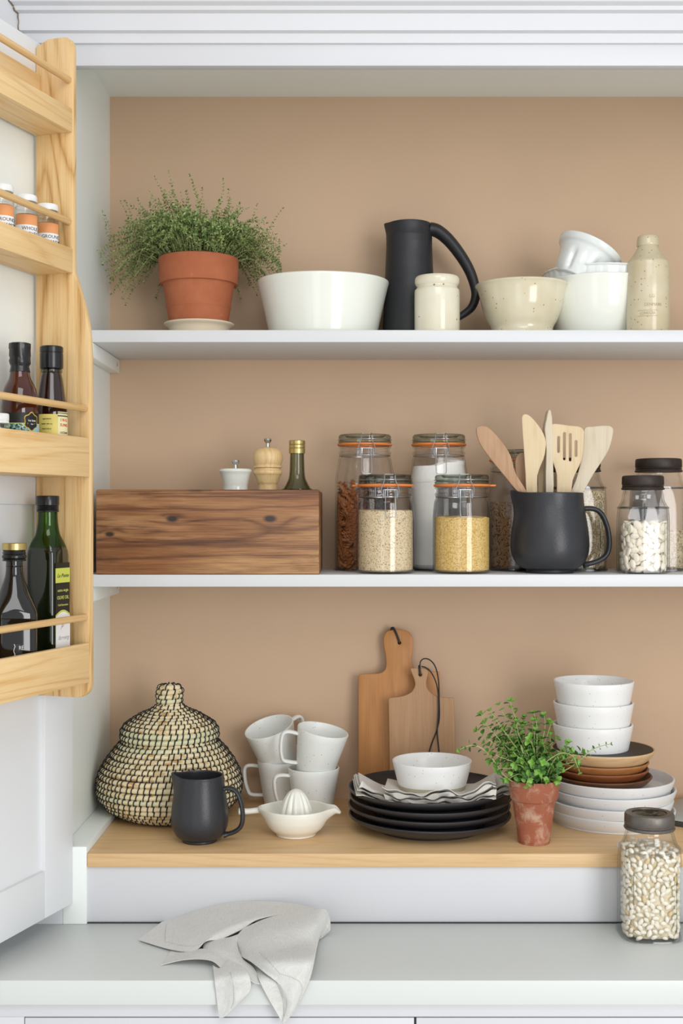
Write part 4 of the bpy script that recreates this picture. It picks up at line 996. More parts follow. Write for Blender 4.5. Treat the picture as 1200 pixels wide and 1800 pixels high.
# small white beans
ms = [bean_mesh('white_bean', .0128, .0074, .0060, M['white_bean'], .12), bean_mesh('white_bean', .0112, .0072, .0060, M['white_bean'], .1), bean_mesh('white_bean', .0128, .0073, .0060, M['tan_bean'], .12)]
lb = (X(1141, Yn), Yn, ZT); rin = .0480-.0032
def topw(x, y): return .1425-.16*max(0, x-.0)-.06*max(0, -.01-x)*0+.002*math.sin(x*300+y*200)
pack([ms[0], ms[0], ms[1], ms[0], ms[1], ms[0], ms[1], ms[0], ms[2]], 'white_bean', 'small white bean in the jar standing on the counter', 'bean', 'white beans in the counter jar', lb, rin, .003, topw, .0079, 2, 44, .0060, sq, 33, sector=(-PI-.2, .2), tiltj=.35)
core = G().lathe([(0, .0045), (rin-.010, .0045), (rin-.0062, .010), (rin-.0062, .132), (rin*.4, .137), (0, .138)], 48, fn=lambda th, r, z: (lambda q: (q[0], q[1], z if z < .1 else z+topw(q[0], q[1])-.1425))(sq(th, r, z))).build('bean_filling', M['bean_core'], loc=lb); tag(core, 'white beans packed deeper inside the counter jar', 'beans', kind='stuff')
# pasta spirals
def fusilli():
    g = G(); n = 40; L = .036; m = 18; vs = []; fs = []
    for i in range(n):
        u = i/(n-1); tw = u*2*PI*1.7; e = min(1, 6*u+.35, 6*(1-u)+.35)
        for j in range(m):
            a = 2*PI*j/m; r_ = (.0016+.0042*abs(math.cos(1.5*a))**2.5)*e
            vs.append((r_*math.cos(a+tw), r_*math.sin(a+tw), (u-.5)*L))
    for i in range(n-1):
        for j in range(m): fs.append((i*m+j, i*m+(j+1) % m, (i+1)*m+(j+1) % m, (i+1)*m+j))
    fs += [tuple(range(m-1, -1, -1)), tuple((n-1)*m+j for j in range(m))]
    g.add(vs, fs)
    return local_mesh('pasta_spiral', g, M['pasta'])
fm = fusilli()
class _: pass
rp = random.Random(9); lp_ = Vector((X(641, Yk), Yk, Z2)); rin = rB-.0036; mine = []
for _i in range(3000):
    th = rp.uniform(-PI-.1, .1); z = rp.uniform(.012, .155); dep = rp.choice((.0052, .0052, .012)); nn = Vector((math.cos(th), math.sin(th), 0))
    p = nn*(rin-dep); p.z = z
    if any((p-q).length < .0108 for q in mine): continue
    mine.append(p)
    a = nn.orthogonal().normalized(); a.rotate(Matrix.Rotation(rp.uniform(0, PI), 3, nn))
    # keep ends inside the wall: horizontal pieces sit deeper
    hz = math.hypot(a.x, a.y); sag = (.018*hz)**2/(2*rin)
    p = p-nn*sag
    o = bpy.data.objects.new('pasta_spiral', fm); COL.objects.link(o)
    o.matrix_world = Matrix.Translation(lp_+p) @ a.to_track_quat('Z', 'Y').to_matrix().to_4x4()
    tag(o, 'brown wholewheat pasta spiral in the tall clip jar by the crate', 'pasta', 'pasta spirals in the jar')
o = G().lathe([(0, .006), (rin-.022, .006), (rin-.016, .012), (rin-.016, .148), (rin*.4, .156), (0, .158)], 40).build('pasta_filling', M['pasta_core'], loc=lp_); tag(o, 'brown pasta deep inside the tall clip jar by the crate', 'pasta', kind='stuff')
# --- charcoal jugs (one form at two sizes)
def charcoal_jug(name, label, loc, s, H, rot=0):
    """s scales the profile radii (1 -> widest radius 70 mm)"""
    t = thing(name, label, 'jug', loc, (0, 0, rot))
    r = lambda v: v*s
    prof = crp([(.001, .002*s), (r(.038), 0), (r(.0415), .0005), (r(.0425), H*.02), (r(.0425), H*.045), (r(.055), H*.085), (r(.066), H*.20), (r(.0695), H*.34), (r(.0680), H*.52), (r(.0640), H*.70), (r(.0605), H*.85), (r(.0590), H*.965), (r(.0590), H)], 5)
    G().lathe(shell(prof, .0042 if s > .8 else .0036), 112, closed=True, fn=spout(r(.0115), .36, H*.70, H, H*.035)).build('jug_body', M['black_clay'], t)
    hx = lambda a: r(a)
    hp = cr([(hx(.057), 0, H*.80), (hx(.066), 0, H*.815), (hx(.082), 0, H*.80), (hx(.094), 0, H*.72), (hx(.103), 0, H*.55), (hx(.1055), 0, H*.36), (hx(.101), 0, H*.235), (hx(.090), 0, H*.165), (hx(.076), 0, H*.125), (hx(.060), 0, H*.10)], 6)
    n = len(hp); e = lambda i: 1+.45*(max(0, 1-i/4)+max(0, 1-(n-1-i)/4))
    G().tube(hp, [.0047*(s**.5)*e(i) for i in range(n)], [.0085*(s**.5)*e(i) for i in range(n)], up=(0, 1, 0), seg=18).build('handle', M['black_clay'], t)
    return t
Yu = .070
Hj = .143
charcoal_jug('utensil_jug', 'large matt charcoal jug full of wooden utensils on the middle shelf', (X(966, Yu), Yu, Z2), 1.02, Hj)

def utensil(name, label, outline, Y, mat, tilt_y=0, th=.0045, slots=(), handle=None, n=3, cat='utensil'):
    """blade from its own outline (columns, rows) at depth Y, real thickness; the handle runs on down into the jug"""
    c = P3(sum(p[0] for p in outline)/len(outline), sum(p[1] for p in outline)/len(outline), Y)
    t = thing(name, label, cat, c, (0, 0, 0), 'wooden utensils in the jug')
    ol = cr([(X(a, Y)-c.x, Z(b, Y)-c.z) for a, b in outline], n, closed=True)
    hl = []
    for (sx, y0, y1) in slots:
        w_ = 2.1*kk(Y); x_ = X(sx, Y)-c.x; a, b = Z(y0, Y)-c.z, Z(y1, Y)-c.z; lp = []
        for i in range(7): an = PI*i/6; lp.append((x_+w_*math.cos(an), a-w_+w_*math.sin(an)))
        for i in range(7): an = PI+PI*i/6; lp.append((x_+w_*math.cos(an), b+w_+w_*math.sin(an)))
        hl.append(lp)
    g = G().prism([tuple(p) for p in ol], -th/2, th/2, .0014, holes=hl); g.build('blade', mat, t, sharp=50)
    if handle:
        (a, b, r0) = handle; p0 = P3(a[0], a[1], Y)-c; p1 = P3(b[0], b[1], Y)-c
        # aim the foot of the handle at the inside bottom of the jug
        foot = Vector((max(X(940, Yu), min(X(992, Yu), P3(*b, Y).x)), Yu+(Y-Yu)*.4, Z2+.016))-c
        d = p1-p0
        G().tube([p0, p0.lerp(p1, .5), p1, p1.lerp(foot, .5), foot], [r0*.55, r0*.9, r0, r0, r0], [.0021, .003, .004, .005, .005], up=(0, 1, 0), seg=12).build('handle', mat, t)
    return t
utensil('wooden_spoon', 'brown wooden spatula leaning far left out of the jug', [(836, 757), (840, 750), (850, 749), (860, 753), (880, 774), (897, 801), (906, 832), (925, 864), (920, 872), (908, 863), (888, 839), (861, 806), (843, 780)], Yu-.012, M['spoon_brown'], handle=((900, 838), (921, 868), .0055), th=.005)
utensil('wooden_spoon', 'round brown spoon bowl peeping out behind the pointed spatula', [(905, 812), (909, 801), (916, 796), (926, 800), (932, 815), (934, 840), (930, 858), (924, 868), (915, 860), (907, 838)], Yu+.024, M['spoon_brown'], handle=((922, 845), (927, 872), .0055), th=.007)
utensil('wooden_spatula', 'pale pointed wooden spatula with slanted edge, left of the thin upright one', [(917, 732), (924, 728), (933, 733), (943, 744), (953, 759), (959, 776), (958, 792), (955, 806), (944, 836), (943, 872), (926, 872), (923, 833), (920, 790), (917, 750)], Yu-.002, M['spoon_pale'], handle=((936, 840), (938, 872), .0058))
utensil('wooden_spatula', 'thin wooden spatula seen edge-on, the tallest upright in the jug', [(961, 723), (965, 722), (968, 736), (969, 776), (970, 827), (970, 872), (957, 872), (958, 792), (955, 756), (958, 738)], Yu+.012, M['spoon_white'], handle=((963, 845), (963, 872), .0055), th=.030, n=2)
utensil('wooden_spoon', 'pale spoon handle standing between pointed and edge-on spatulas', [(944, 824), (951, 820), (956, 826), (956, 872), (946, 872), (945, 850)], Yu+.030, M['spoon_pale'], handle=((951, 840), (951, 872), .005), n=2)
utensil('slotted_spatula', 'pale wooden spatula with four vertical slots', [(967, 752), (970, 746), (978, 745), (1000, 748), (1018, 750), (1025, 756), (1026, 766), (1023, 804), (1014, 826), (1006, 845), (1001, 874), (980, 874), (978, 835), (971, 810), (968, 790)], Yu+.0, M['spoon_pale'], slots=[(981, 767, 796), (991.2, 760, 809), (1001.5, 762, 811), (1011.6, 774, 803)], handle=((990, 845), (988, 872), .0062))
utensil('wooden_spatula', 'broad plain wooden spatula leaning right, behind the slotted one', [(1027, 753), (1040, 750), (1064, 748), (1075, 751), (1077, 761), (1070, 789), (1056, 813), (1042, 834), (1018, 874), (1000, 874), (1011, 845), (1020, 812), (1025, 775)], Yu+.013, M['spoon_white'], handle=((1018, 845), (1006, 872), .006))

# ================================================================== lower shelf
def DO(py, dz_=.556): return dz_*FOC/(py-905)-CAM_D      # depth of the oak surface seen in row py
# --- basket
Yk2 = .112
t = thing('seagrass_basket', 'round lidded basket of pale seagrass coils bound with black thread', 'basket', (X(298, Yk2), Yk2, ZO))
kb = kk(Yk2); Kr = random.Random(4)
def coils(g, path, rc, first=0, step=None):
    """stack of coils along the profile; black stitches wrap each coil"""
    step = step or rc*1.78
    L = [0]
    for i in range(1, len(path)): L.append(L[-1]+(Vector(path[i])-Vector(path[i-1])).length)
    nC = max(1, round(L[-1]/step)); res = []
    for c in range(nC+1):
        d = L[-1]*c/nC; i = 1
        while i < len(path)-1 and L[i] < d: i += 1
        f = (d-L[i-1])/max(1e-9, L[i]-L[i-1]); a, b = Vector(path[i-1]), Vector(path[i]); p = a.lerp(b, f); tg = (b-a).normalized(); res.append((p, tg))
    for ci, (p, tg) in enumerate(res):
        rr_, zz = p; nn = Vector((tg.y, -tg.x))
        if rr_ < rc*.8: continue
        prof = [(rr_+rc*(nn.x*math.cos(a)+tg.x*math.sin(a)*.9), zz+rc*(nn.y*math.cos(a)+tg.y*math.sin(a)*.9)) for a in [2*PI*q/10 for q in range(10)]]
        ph = Kr.uniform(0, 6); lean = .0003
        nst = max(7, round(2*PI*rr_/.0112)); gm = [Kr.random() for _ in range(nst)]
        def wob(th, r, z, ph=ph, nst=nst, rr_=rr_):
            e = 1+.0035*math.sin(3*th+ph)+.05*rc/max(rr_, .02)*abs(math.sin(nst*th/2))
            return (r*e*math.cos(th), r*e*math.sin(th), z+.0006*math.sin(2*th+ph))
        g.lathe(prof, max(40, min(nst*3, 168)), fn=wob, closed=True, mi=0 if Kr.random() < .86 and not (first and ci == 0) else 2)
        off = ci*.42
        for s_ in range(nst):
            th0 = 2*PI*(s_+off)/nst+Kr.uniform(-.15, .15)*2*PI/nst
            pts = []
            for q in range(7):
                a = -PI*.56+PI*1.12*q/6; R_ = rc*1.07
                rad = rr_+R_*(nn.x*math.cos(a)+tg.x*math.sin(a)); z_ = zz+R_*(nn.y*math.cos(a)+tg.y*math.sin(a))
                th = th0+.0034/max(rr_, .02)*(q-3)/3*.55
                pts.append(wob(th, rad, z_))
            g.tube(pts, .0012, seg=5, mi=1, caps=False)
hz = lambda py: Z(py, Yk2)-ZO
body = cr([Vector(p) for p in [(.045, .0063), (.070, .0066), (.094, .013), (.113, .026), (.1245, .041), (.1285, .057), (.1250, .079), (.1155, .099), (.1025, .117), (.091, .131), (.082, .140)]], 8)
g = G(); coils(g, body, .0058)
g.lathe([(0, .004), (.045, .004), (.09, .014), (.122, .05), (.112, .10), (.078, .140), (.075, .138), (.10, .10), (.10, .04), (0, .012)], 48, mi=0)
g.build('basket_body', [M['straw'], M['thread'], M['straw_green']], t, recalc=False)
lidp = cr([Vector(p) for p in [(.0855, .1495), (.0850, .1575), (.079, .1675), (.067, .1765), (.053, .184), (.040, .190), (.029, .195), (.0225, .201)]], 8)
g = G(); coils(g, lidp, .0055, first=1)
g.lathe([(.082, .147), (.080, .160), (.055, .179), (.022, .197), (0, .199)], 48, mi=0)
lid = g.build('lid', [M['straw'], M['thread'], M['straw_green']], t, recalc=False)
g = G(); coils(g, cr([Vector(p) for p in [(.0190, .205), (.0187, .214), (.0197, .223), (.0202, .231), (.0175, .2375), (.008, .2390)]], 6), .0052)
g.lathe([(.016, .198), (.017, .228), (.012, .236), (0, .238)], 24, mi=0)
g.build('knob', [M['straw'], M['thread'], M['straw_green']], lid, recalc=False)
tot_h = .279

# --- small charcoal jug
Yj2 = DO(1487)+.033
charcoal_jug('small_jug', 'small matt charcoal milk jug in front of the woven basket', (X(351, Yj2), Yj2, ZO), .70, (1487-1379)*kk(Yj2)+.006, rot=-.06)

# --- mugs
def mug(label, loc, rot_handle, tilt=Matrix.Identity(4), pivot=(0, 0, 0), H=.086, rt_=.0480, rb_=.0345):
    t = thing('mug', label, 'mug', group='speckled white mugs')
    t.matrix_world = Matrix.Translation(loc) @ tilt @ Matrix.Rotation(rot_handle, 4, 'Z')
    prof = [(.001, .0015), (rb_-.004, .0005), (rb_-.001, .001), (rb_, .003)]+[(rb_+(rt_-rb_)*u, .003+(H-.004)*u) for u in (.15, .3, .5, .7, .85, 1.)]
    G().lathe(shell(prof, .0032), 72, closed=True).build('mug_body', M['mug_glaze'], t)
    rr_ = lambda z: rb_+(rt_-rb_)*z/H
    hp = cr([(rr_(H*.84)-.002, 0, H*.84), (rr_(H*.84)+.012, 0, H*.86), (rr_(H*.8)+.024, 0, H*.84), (rr_(H*.8)+.0285, 0, H*.74), (rr_(H*.5)+.031, 0, H*.5), (rr_(H*.3)+.0285, 0, H*.30), (rr_(H*.3)+.023, 0, H*.215), (rr_(H*.2)+.010, 0, H*.20), (rr_(H*.2)-.002, 0, H*.205)], 6)
    G().tube(hp, .0036, .0062, up=(0, 1, 0), seg=14).build('handle', M['mug_glaze'], t)
    return t
Ym = .128
mug('upright white mug at lower right of the four-mug pile, behind the juicer', (X(551, Ym), Ym, ZO), PI+.22)
Ym2 = .199
mug('upright white mug at lower left of the pile, nearest the basket', (X(496, Ym2), Ym2, ZO), PI-.12)
def tilt(ax, a): return Matrix.Rotation(a, 4, ax)
mug('white mug tilted right on top of the lower right mug', (X(552, Ym), Ym-.004, ZO+.086-.012), PI+.22, tilt('Y', .20) @ tilt('X', .10))
mug('white mug tilted left and forward on top of the lower left mug', (X(494, Ym2), Ym2+.002, ZO+.086-.013), .62, tilt('Y', -.27) @ tilt('X', .27))

# --- juicer
Yz = -.022; kz = kk(Yz)
t = thing('citrus_juicer', 'cream porcelain citrus juicer with ribbed cone, handle and spout', 'juicer', (X(520, Yz), Yz, ZO))
def jfn(th, r, z):
    d = th if th < PI else th-2*PI
    e = math.exp(-(d/.30)**2)*smooth01((z-.024)/.02)*smooth01((r-.03)/.02); d2 = (th-PI)
    e2 = math.exp(-(d2/.42)**2)*smooth01((z-.028)/.016)*smooth01((r-.03)/.02)
    rr_ = r+.020*e+.008*e2
    return (rr_*math.cos(th), r*math.sin(th)*(1-.0*e), z+.002*e-.008*e*smooth01((rr_-.068)/.01)+.001*e2)
G().lathe(shell(crp([(.001, .002), (.028, .0), (.0345, .0005), (.0355, .004), (.046, .013), (.054, .026), (.0575, .038), (.0585, .0455)], 5), .0036), 112, closed=True, fn=jfn).build('juicer_bowl', M['juicer'], t)
def cfn(th, r, z):
    f = 1-.13*(1-abs(math.cos(th*6)))**1.0*smooth01((.079-z)/.012)
    return (r*f*math.cos(th), r*f*math.sin(th), z)
G().lathe(crp([(.0335, .0065), (.0325, .014), (.0295, .034), (.0265, .048), (.021, .062), (.013, .0735), (.005, .0785), (0, .0795)], 5), 144, fn=cfn).build('cone', M['juicer'], t)
G().tube(cr([(-.060, 0, .043), (-.070, 0, .0415), (-.084, 0, .0400), (-.096, 0, .0405), (-.1005, 0, .041)], 4), [.007, .0062, .0056, .0052, .005, .005, .005, .005, .005, .005, .0055, .006, .0062, .0062, .006, .0052, .003][:17], [.010, .009, .0078, .007, .0068, .0066, .0066, .0066, .007, .0075, .008, .0085, .009, .009, .0085, .007, .004], up=(0, 1, 0), seg=14).build('handle', M['juicer'], t)

# --- chopping boards leaning on the back panel
def board(name, label, outline, Yb_, Yt, ytop, mat, th, hole, corner=2):
    base = -(Z(1414, .2)-HZ)
    ax = math.atan2(Yt-Yb_, .3)
    kx = kk((Yb_+Yt)/2); cx = sum(p[0] for p in outline)/len(outline); ybase = 905+.556/kk(Yb_)
    hworld = (Z(ytop, Yt)-ZO)/math.cos(ax)
    zz = lambda py: (ybase-py)/(ybase-ytop)*hworld
    t = thing(name, label, 'chopping board', (X(cx, (Yb_+Yt)/2), Yb_, ZO), (-ax, 0, 0))
    ol = [((a-cx)*kx, zz(b)) for a, b in outline]
    hl = [((hole[0]-cx)*kx+.0030*math.cos(2*PI*i/14), zz(hole[1])+.0030*math.sin(2*PI*i/14)) for i in range(14)]
    G().prism(ol, -th, 0, .0018, holes=[hl]).build('board', mat, t, sharp=40)
    return t, lambda px, py, off=0: Vector(((px-cx)*kx, -th-off, zz(py))), th
big = [(629, 1416), (629.5, 1300), (630, 1189), (632, 1186.5)]+[tuple(p) for p in cr([(645, 1185.5), (664, 1185), (674, 1181), (678.5, 1172), (678, 1155), (675, 1138), (674, 1124), (678, 1113), (687, 1108), (700, 1107), (713, 1109), (722, 1115), (726.5, 1127), (725.5, 1145), (723, 1160), (726, 1172), (734, 1180), (748, 1181.5)], 3)]+[(771, 1181.5), (772.5, 1184), (773, 1300), (773, 1416)]
t, f, th = board('chopping_board', 'tall reddish wooden chopping board with paddle handle leaning on the back', big, .200, .2365, 1107, M['board_dark'], .014, (702, 1131))
G().tube(cr([f(702, 1131, -.016), f(702, 1131, .001), f(701, 1127, .003), f(697, 1116, .003), f(693, 1107, .002), f(691, 1104, -.004), f(690, 1106, -.013), f(696, 1118, -.017), f(702, 1131, -.016)], 4), .0021, seg=8).build('cord_loop', M['cord'], t)
G().tube(cr([f(693, 1107, .003), f(688, 1104, .003), f(686.5, 1109, .002)], 4), [.002]*4+[.0014]*4+[.001], seg=7).build('cord_tail', M['cord'], t)
small = [(684.5, 1412), (683.5, 1300), (682.5, 1229), (684, 1226.5)]+[tuple(p) for p in cr([(700, 1225), (712, 1222), (723, 1216), (729, 1205), (728, 1195), (724, 1184), (721, 1176)], 3)]+[(723, 1174), (753, 1173), (755, 1175.5)]+[tuple(p) for p in cr([(752, 1186), (749, 1198), (750, 1208), (756, 1217), (766, 1223), (778, 1225.5)], 3)]+[(796, 1226.5), (797.5, 1229), (799, 1300), (801, 1412)]
t, f, th = board('chopping_board', 'smaller pale worn chopping board with waisted handle and long black cord', small, .165, .2035, 1173, M['board_pale'], .012, (738.5, 1186))
G().tube(cr([f(738.5, 1186, -.014), f(738.5, 1186, .001), f(738, 1182, .0028), f(737, 1172, .002), f(737, 1170.5, -.006), f(737.5, 1174, -.0145), f(738.5, 1186, -.014)], 4), .0022, seg=8).build('cord_loop', M['cord'], t)
G().tube(cr([f(738, 1172, .003), f(739, 1162, .003), f(746, 1157, .003), f(756, 1160, .004), f(765, 1172, .004), f(770, 1195, .003), f(771, 1230, .003), f(771, 1262, .003), f(766, 1285, .003), f(757, 1308, .003), f(751, 1330, .003), f(747, 1352, .003)], 6), .0013, seg=7).build('cord', M['cord'], t)
G().tube(cr([f(740, 1171, .004), f(748, 1173, .004), f(757, 1181, .003), f(766, 1200, .003), f(769.5, 1225, .0055), f(769, 1255, .0055), f(767, 1285, .0055), f(769, 1310, .003), f(772, 1340, .003), f(773, 1354, .003)], 6), .0013, seg=7).build('cord', M['cord'], t)

# --- charcoal plates, napkins, small bowl
Ypl = .030; xpl = X(755, Ypl)
wp = random.Random(2)
spots = ['bottom charcoal plate of the black stack on the oak board', 'second charcoal plate from the bottom of the black stack', 'third charcoal plate from the bottom of the black stack', 'top charcoal plate of the black stack, carrying the folded napkins']
for i in range(4):
    t = G().lathe(shell(crp([(.001, .002), (.088, .0005), (.094, 0), (.097, .002), (.112, .0065), (.130, .0135), (.1405, .0195), (.1440, .0235)], 5), .0045), 120, closed=True,
        fn=lambda th, r, z, i=i: (r*math.cos(th), r*math.sin(th), z+.0008*math.sin(2*th+i)*smooth01((r-.10)/.04))).build('dinner_plate', M['black_plate'], loc=(xpl+(0, -.0012, .0015, -.001)[i], Ypl+(0, .001, -.001, 0)[i], ZO+.0156*i+.0005))
    tag(t, spots[i], 'plate', 'charcoal plates')
ZP = ZO+.0468+.0235      # rim of the top plate
zin = ZO+.0468+.0075
def grid_surf(ctrl, nu, nv):
    rows = [cr([Vector(p) for p in r_], nu) for r_ in ctrl]
    cols = []
    for j in range(len(rows[0])): cols.append(cr([r_[j] for r_ in rows], nv))
    return cols        # cols[j][i]
def cloth(g, S, th=.0009, mi=0):
    """closed thin sheet from a grid of points"""
    a, b = len(S), len(S[0]); nm = []
    for i in range(a):
        row = []
        for j in range(b):
            du = S[min(i+1, a-1)][j]-S[max(i-1, 0)][j]; dv = S[i][min(j+1, b-1)]-S[i][max(j-1, 0)]
            n_ = du.cross(dv); row.append(n_.normalized() if n_.length > 1e-12 else Vector((0, 0, 1)))
        nm.append(row)
    vs = [S[i][j]+nm[i][j]*th/2 for i in range(a) for j in range(b)]+[S[i][j]-nm[i][j]*th/2 for i in range(a) for j in range(b)]
    N = a*b; fs = []
    for i in range(a-1):
        for j in range(b-1):
            q = (i*b+j, (i+1)*b+j, (i+1)*b+j+1, i*b+j+1); fs += [q, tuple(N+k for k in q[::-1])]
    for i in range(a-1):
        for j in (0, b-1): q = (i*b+j, (i+1)*b+j); fs.append((q[0], N+q[0], N+q[1], q[1]) if j == 0 else (q[1], N+q[1], N+q[0], q[0]))
    for j in range(b-1):
        for i in (0, a-1): q = (i*b+j, i*b+j+1); fs.append((q[1], N+q[1], N+q[0], q[0]) if i == 0 else (q[0], N+q[0], N+q[1], q[1]))
    g.add(vs, fs, mi)
def plate_z(x, y):
    """height of the upper surface of the top plate"""
    r = math.hypot(x-xpl, y-Ypl)
    if r < .097: return zin
    return zin+(ZP-zin+.0005)*smooth01((r-.090)/.060) if r < .146 else ZP-.002
def folded(name, label, c, L, Wd, ang, layers, lift, seed, sagf, mat, ruffle=.004, fan=.0022):
    """folded napkin: layers joined alternately at the near and far long edge, wavy near edges"""
    rr_ = random.Random(seed); g = G()
    ca, sa = math.cos(ang), math.sin(ang); nu = 44
    W3 = lambda u, v, h: (lambda x, y: Vector((x, y, max(plate_z(x, y)+.0012, 0)+h)))(c[0]+u*ca-v*sa, c[1]+u*sa+v*ca)
    # zig-zag section (v, layer) traversed as one long sheet
    sect = []
    for l in range(layers):
        vs_ = [-.5, -.47, -.38, -.2, 0, .2, .38, .47, .5]
        if l % 2: vs_ = vs_[::-1]
        sect += [(v, l) for v in vs_]
    ph = [rr_.uniform(0, 6) for _ in range(layers+1)]; off = [rr_.uniform(-.005, .005) for _ in range(layers+1)]
    S = []
    for i in range(nu+1):
        u = (i/nu-.5)*L; col = []
        for (v, l) in sect:
            near = max(0, -v*2)**2
            hgt = .0015*l+lift(u, v*Wd)*(.35+.65*l/max(1, layers-1))
            wv = ruffle*near*math.sin(u*95+ph[l//2])*(.4+.6*l/layers)+.35*ruffle*near*math.sin(u*210+ph[l//2+1])
            vv = v*Wd+off[l]*near+near*.35*ruffle*math.sin(u*130+ph[l//2+1])
            opn = fan*near*l
            uu = u*(1+.02*math.sin(ph[l]))+off[l]*.6
            col.append(W3(uu, vv, max(.0004+.0013*l, hgt+wv+opn)))
        S.append(col)
    cloth(g, S, .0010)
    o = g.build(name, mat, sharp=60); tag(o, label, 'napkin', 'linen napkins on the plates'); return o
def sag(k_): return lambda u, v: k_*abs(u)**1.5
folded('linen_napkin', 'lowest folded oat linen napkin spreading left and right across the top black plate', (xpl+.002, Ypl-.010), .262, .125, .045, 5, lambda u, v: .0015+.13*max(0, abs(u)-.085)*1.6, 3, 0, M['linen_warm'], .0028, .0016)
folded('linen_napkin', 'upper folded oat linen napkin directly beneath the small white bowl', (xpl+.018, Ypl-.030), .190, .130, -.10, 6, lambda u, v: .010+.05*max(0, u-.03)-.0*u+.004*math.cos(u*60), 8, 0, M['linen_warm'], .0042, .0016)
Yw2 = Ypl-.005
def small_bowl(label, loc, r0, r1, H, group=None, cat='bowl'):
    t = thing('small_bowl', label, cat, loc, group=group)
    rr_ = lambda z: r0+(r1-r0)*smooth01(z/H*.5+.5)*2-(r1-r0) if False else r0+(r1-r0)*(z/H)**.85
    zb_ = H*.30
    pr = shell([(.001, .0015), (r0-.006, .0005), (r0-.001, .002), (r0+.001, .005)]+[(rr_(z), z) for z in [H*a for a in (.2, .3, .45, .6, .8, 1.)]], .0034)
    i3 = 5
    G().lathe(pr[i3:]+[(0.001, pr[-1][1]), (0.001, pr[-1][1]-.0005), (rr_(H*.3)-.003, H*.3-.0)], 88, closed=True).build('bowl_body', M['bowl_glaze'], t) if False else None
    G().lathe(pr, 88, closed=True).build('bowl_body', M['bowl_glaze'], t)
    G().lathe([(r0+.0012, .0052), (r0+.0016, .0048)]+[(rr_(z)+.00035, z) for z in [H*a for a in (.12, .2, .29)]]+[(rr_(H*.3)-.001, H*.302)], 88, fn=lambda th, r, z: (r*math.cos(th), r*math.sin(th), z+(.0008*math.sin(3*th) if z > H*.25 else 0))).build('unglazed_band', M['bisque'], t)
    return t
small_bowl('small white bowl with clay foot band resting on the linen napkins', (X(759, Yw2), Yw2, ZP-.001-.009+.003), .0555, .0705, .0555)

# --- oregano in old clay pot
Yo = DO(1488)+.028
t = thing('potted_oregano', 'bright leafy oregano in a weathered tapering terracotta pot', 'potted plant', (X(938, Yo), Yo, ZO), (0, 0, 0))
G().lathe(shell(crp([(.001, .001), (.024, 0), (.0268, .001), (.029, .02), (.0345, .060), (.0362, .0715)], 3)+[(.0368, .073), (.0398, .0745), (.0405, .076), (.0428, .1045), (.0425, .106)], .005), 64, closed=True,
          fn=lambda th, r, z: ((r+.0004*math.sin(5*th+z*90))*math.cos(th), (r+.0004*math.sin(4*th))*math.sin(th), z)).build('pot', M['terracotta_old'], t)
G().lathe([(0, .085), (.036, .086), (.0375, .090), (.03, .094), (0, .097)], 40).build('soil', M['soil'], t)
gs, gl = G(), G(); rt = random.Random(23)
def oleaf(p, d, up, L, W, mi):
    d = d.normalized(); s_ = d.cross(up); s_ = s_.normalized() if s_.length > 1e-5 else d.orthogonal().normalized(); n_ = s_.cross(d)
    ring = []
    for i in range(10):
        a = 2*PI*i/10; x = (1-math.cos(a))/2; y = math.sin(a)*.5*(1-.15*math.cos(a)*-1)
        ring.append(p+d*(L*(x*.92+.08))+s_*(W*y)+n_*(W*.28*abs(y)*2*.5-L*.18*x*x))
    c = p+d*L*.52-n_*(L*.05); b = len(gl.v); gl.v += ring+[c]; gl.f += [(b+i, b+(i+1) % 10, b+10) for i in range(10)]; gl.mi += [mi]*10
def osprig(pts, sr, step, L, start=.15):
    pts = [Vector(p) for p in pts]; n = len(pts); gs.tube(pts, [sr*(1-.55*i/(n-1)) for i in range(n)], seg=6)
    tot = sum((pts[i+1]-pts[i]).length for i in range(n-1)); acc = step*.5; run = 0; side = rt.random()*PI
    for i in range(n-1):
        v = pts[i+1]-pts[i]; l = v.length
        if l < 1e-7: continue
        d = v/l; acc += l; run += l
        while acc > step:
            acc -= step
            if run/tot < start: continue
            q = pts[i+1]-d*acc; side += PI/2; o = d.orthogonal().normalized(); o.rotate(Matrix.Rotation(side, 3, d)); s_ = rt.uniform(.75, 1.15)*(1.1-.3*run/tot)
            for sg in (1, -1):
                dd = o*sg+d*.35+Vector((rt.uniform(-.3, .3), rt.uniform(-.3, .3), rt.uniform(-.2, .4)))
                oleaf(q+dd.normalized()*.0015, dd, (d+Vector((0, 0, .6))), L*s_, L*.82*s_, rt.choices((0, 1, 2), (4, 5, 3))[0])
                if rt.random() < .35:
                    dd2 = dd+Vector((rt.uniform(-.8, .8), rt.uniform(-.8, .8), .3)); oleaf(q, dd2, d, L*s_*.55, L*.45*s_, rt.choices((0, 1), (4, 2))[0])
    for k_ in range(4):
        a = k_*PI/2+side; d = (pts[-1]-pts[-2]).normalized(); o = d.orthogonal().normalized(); o.rotate(Matrix.Rotation(a, 3, d)); oleaf(pts[-1], o*.8+d*.9, d, L*.62, L*.5, 0)
o0 = Vector((X(938, Yo), Yo, ZO))
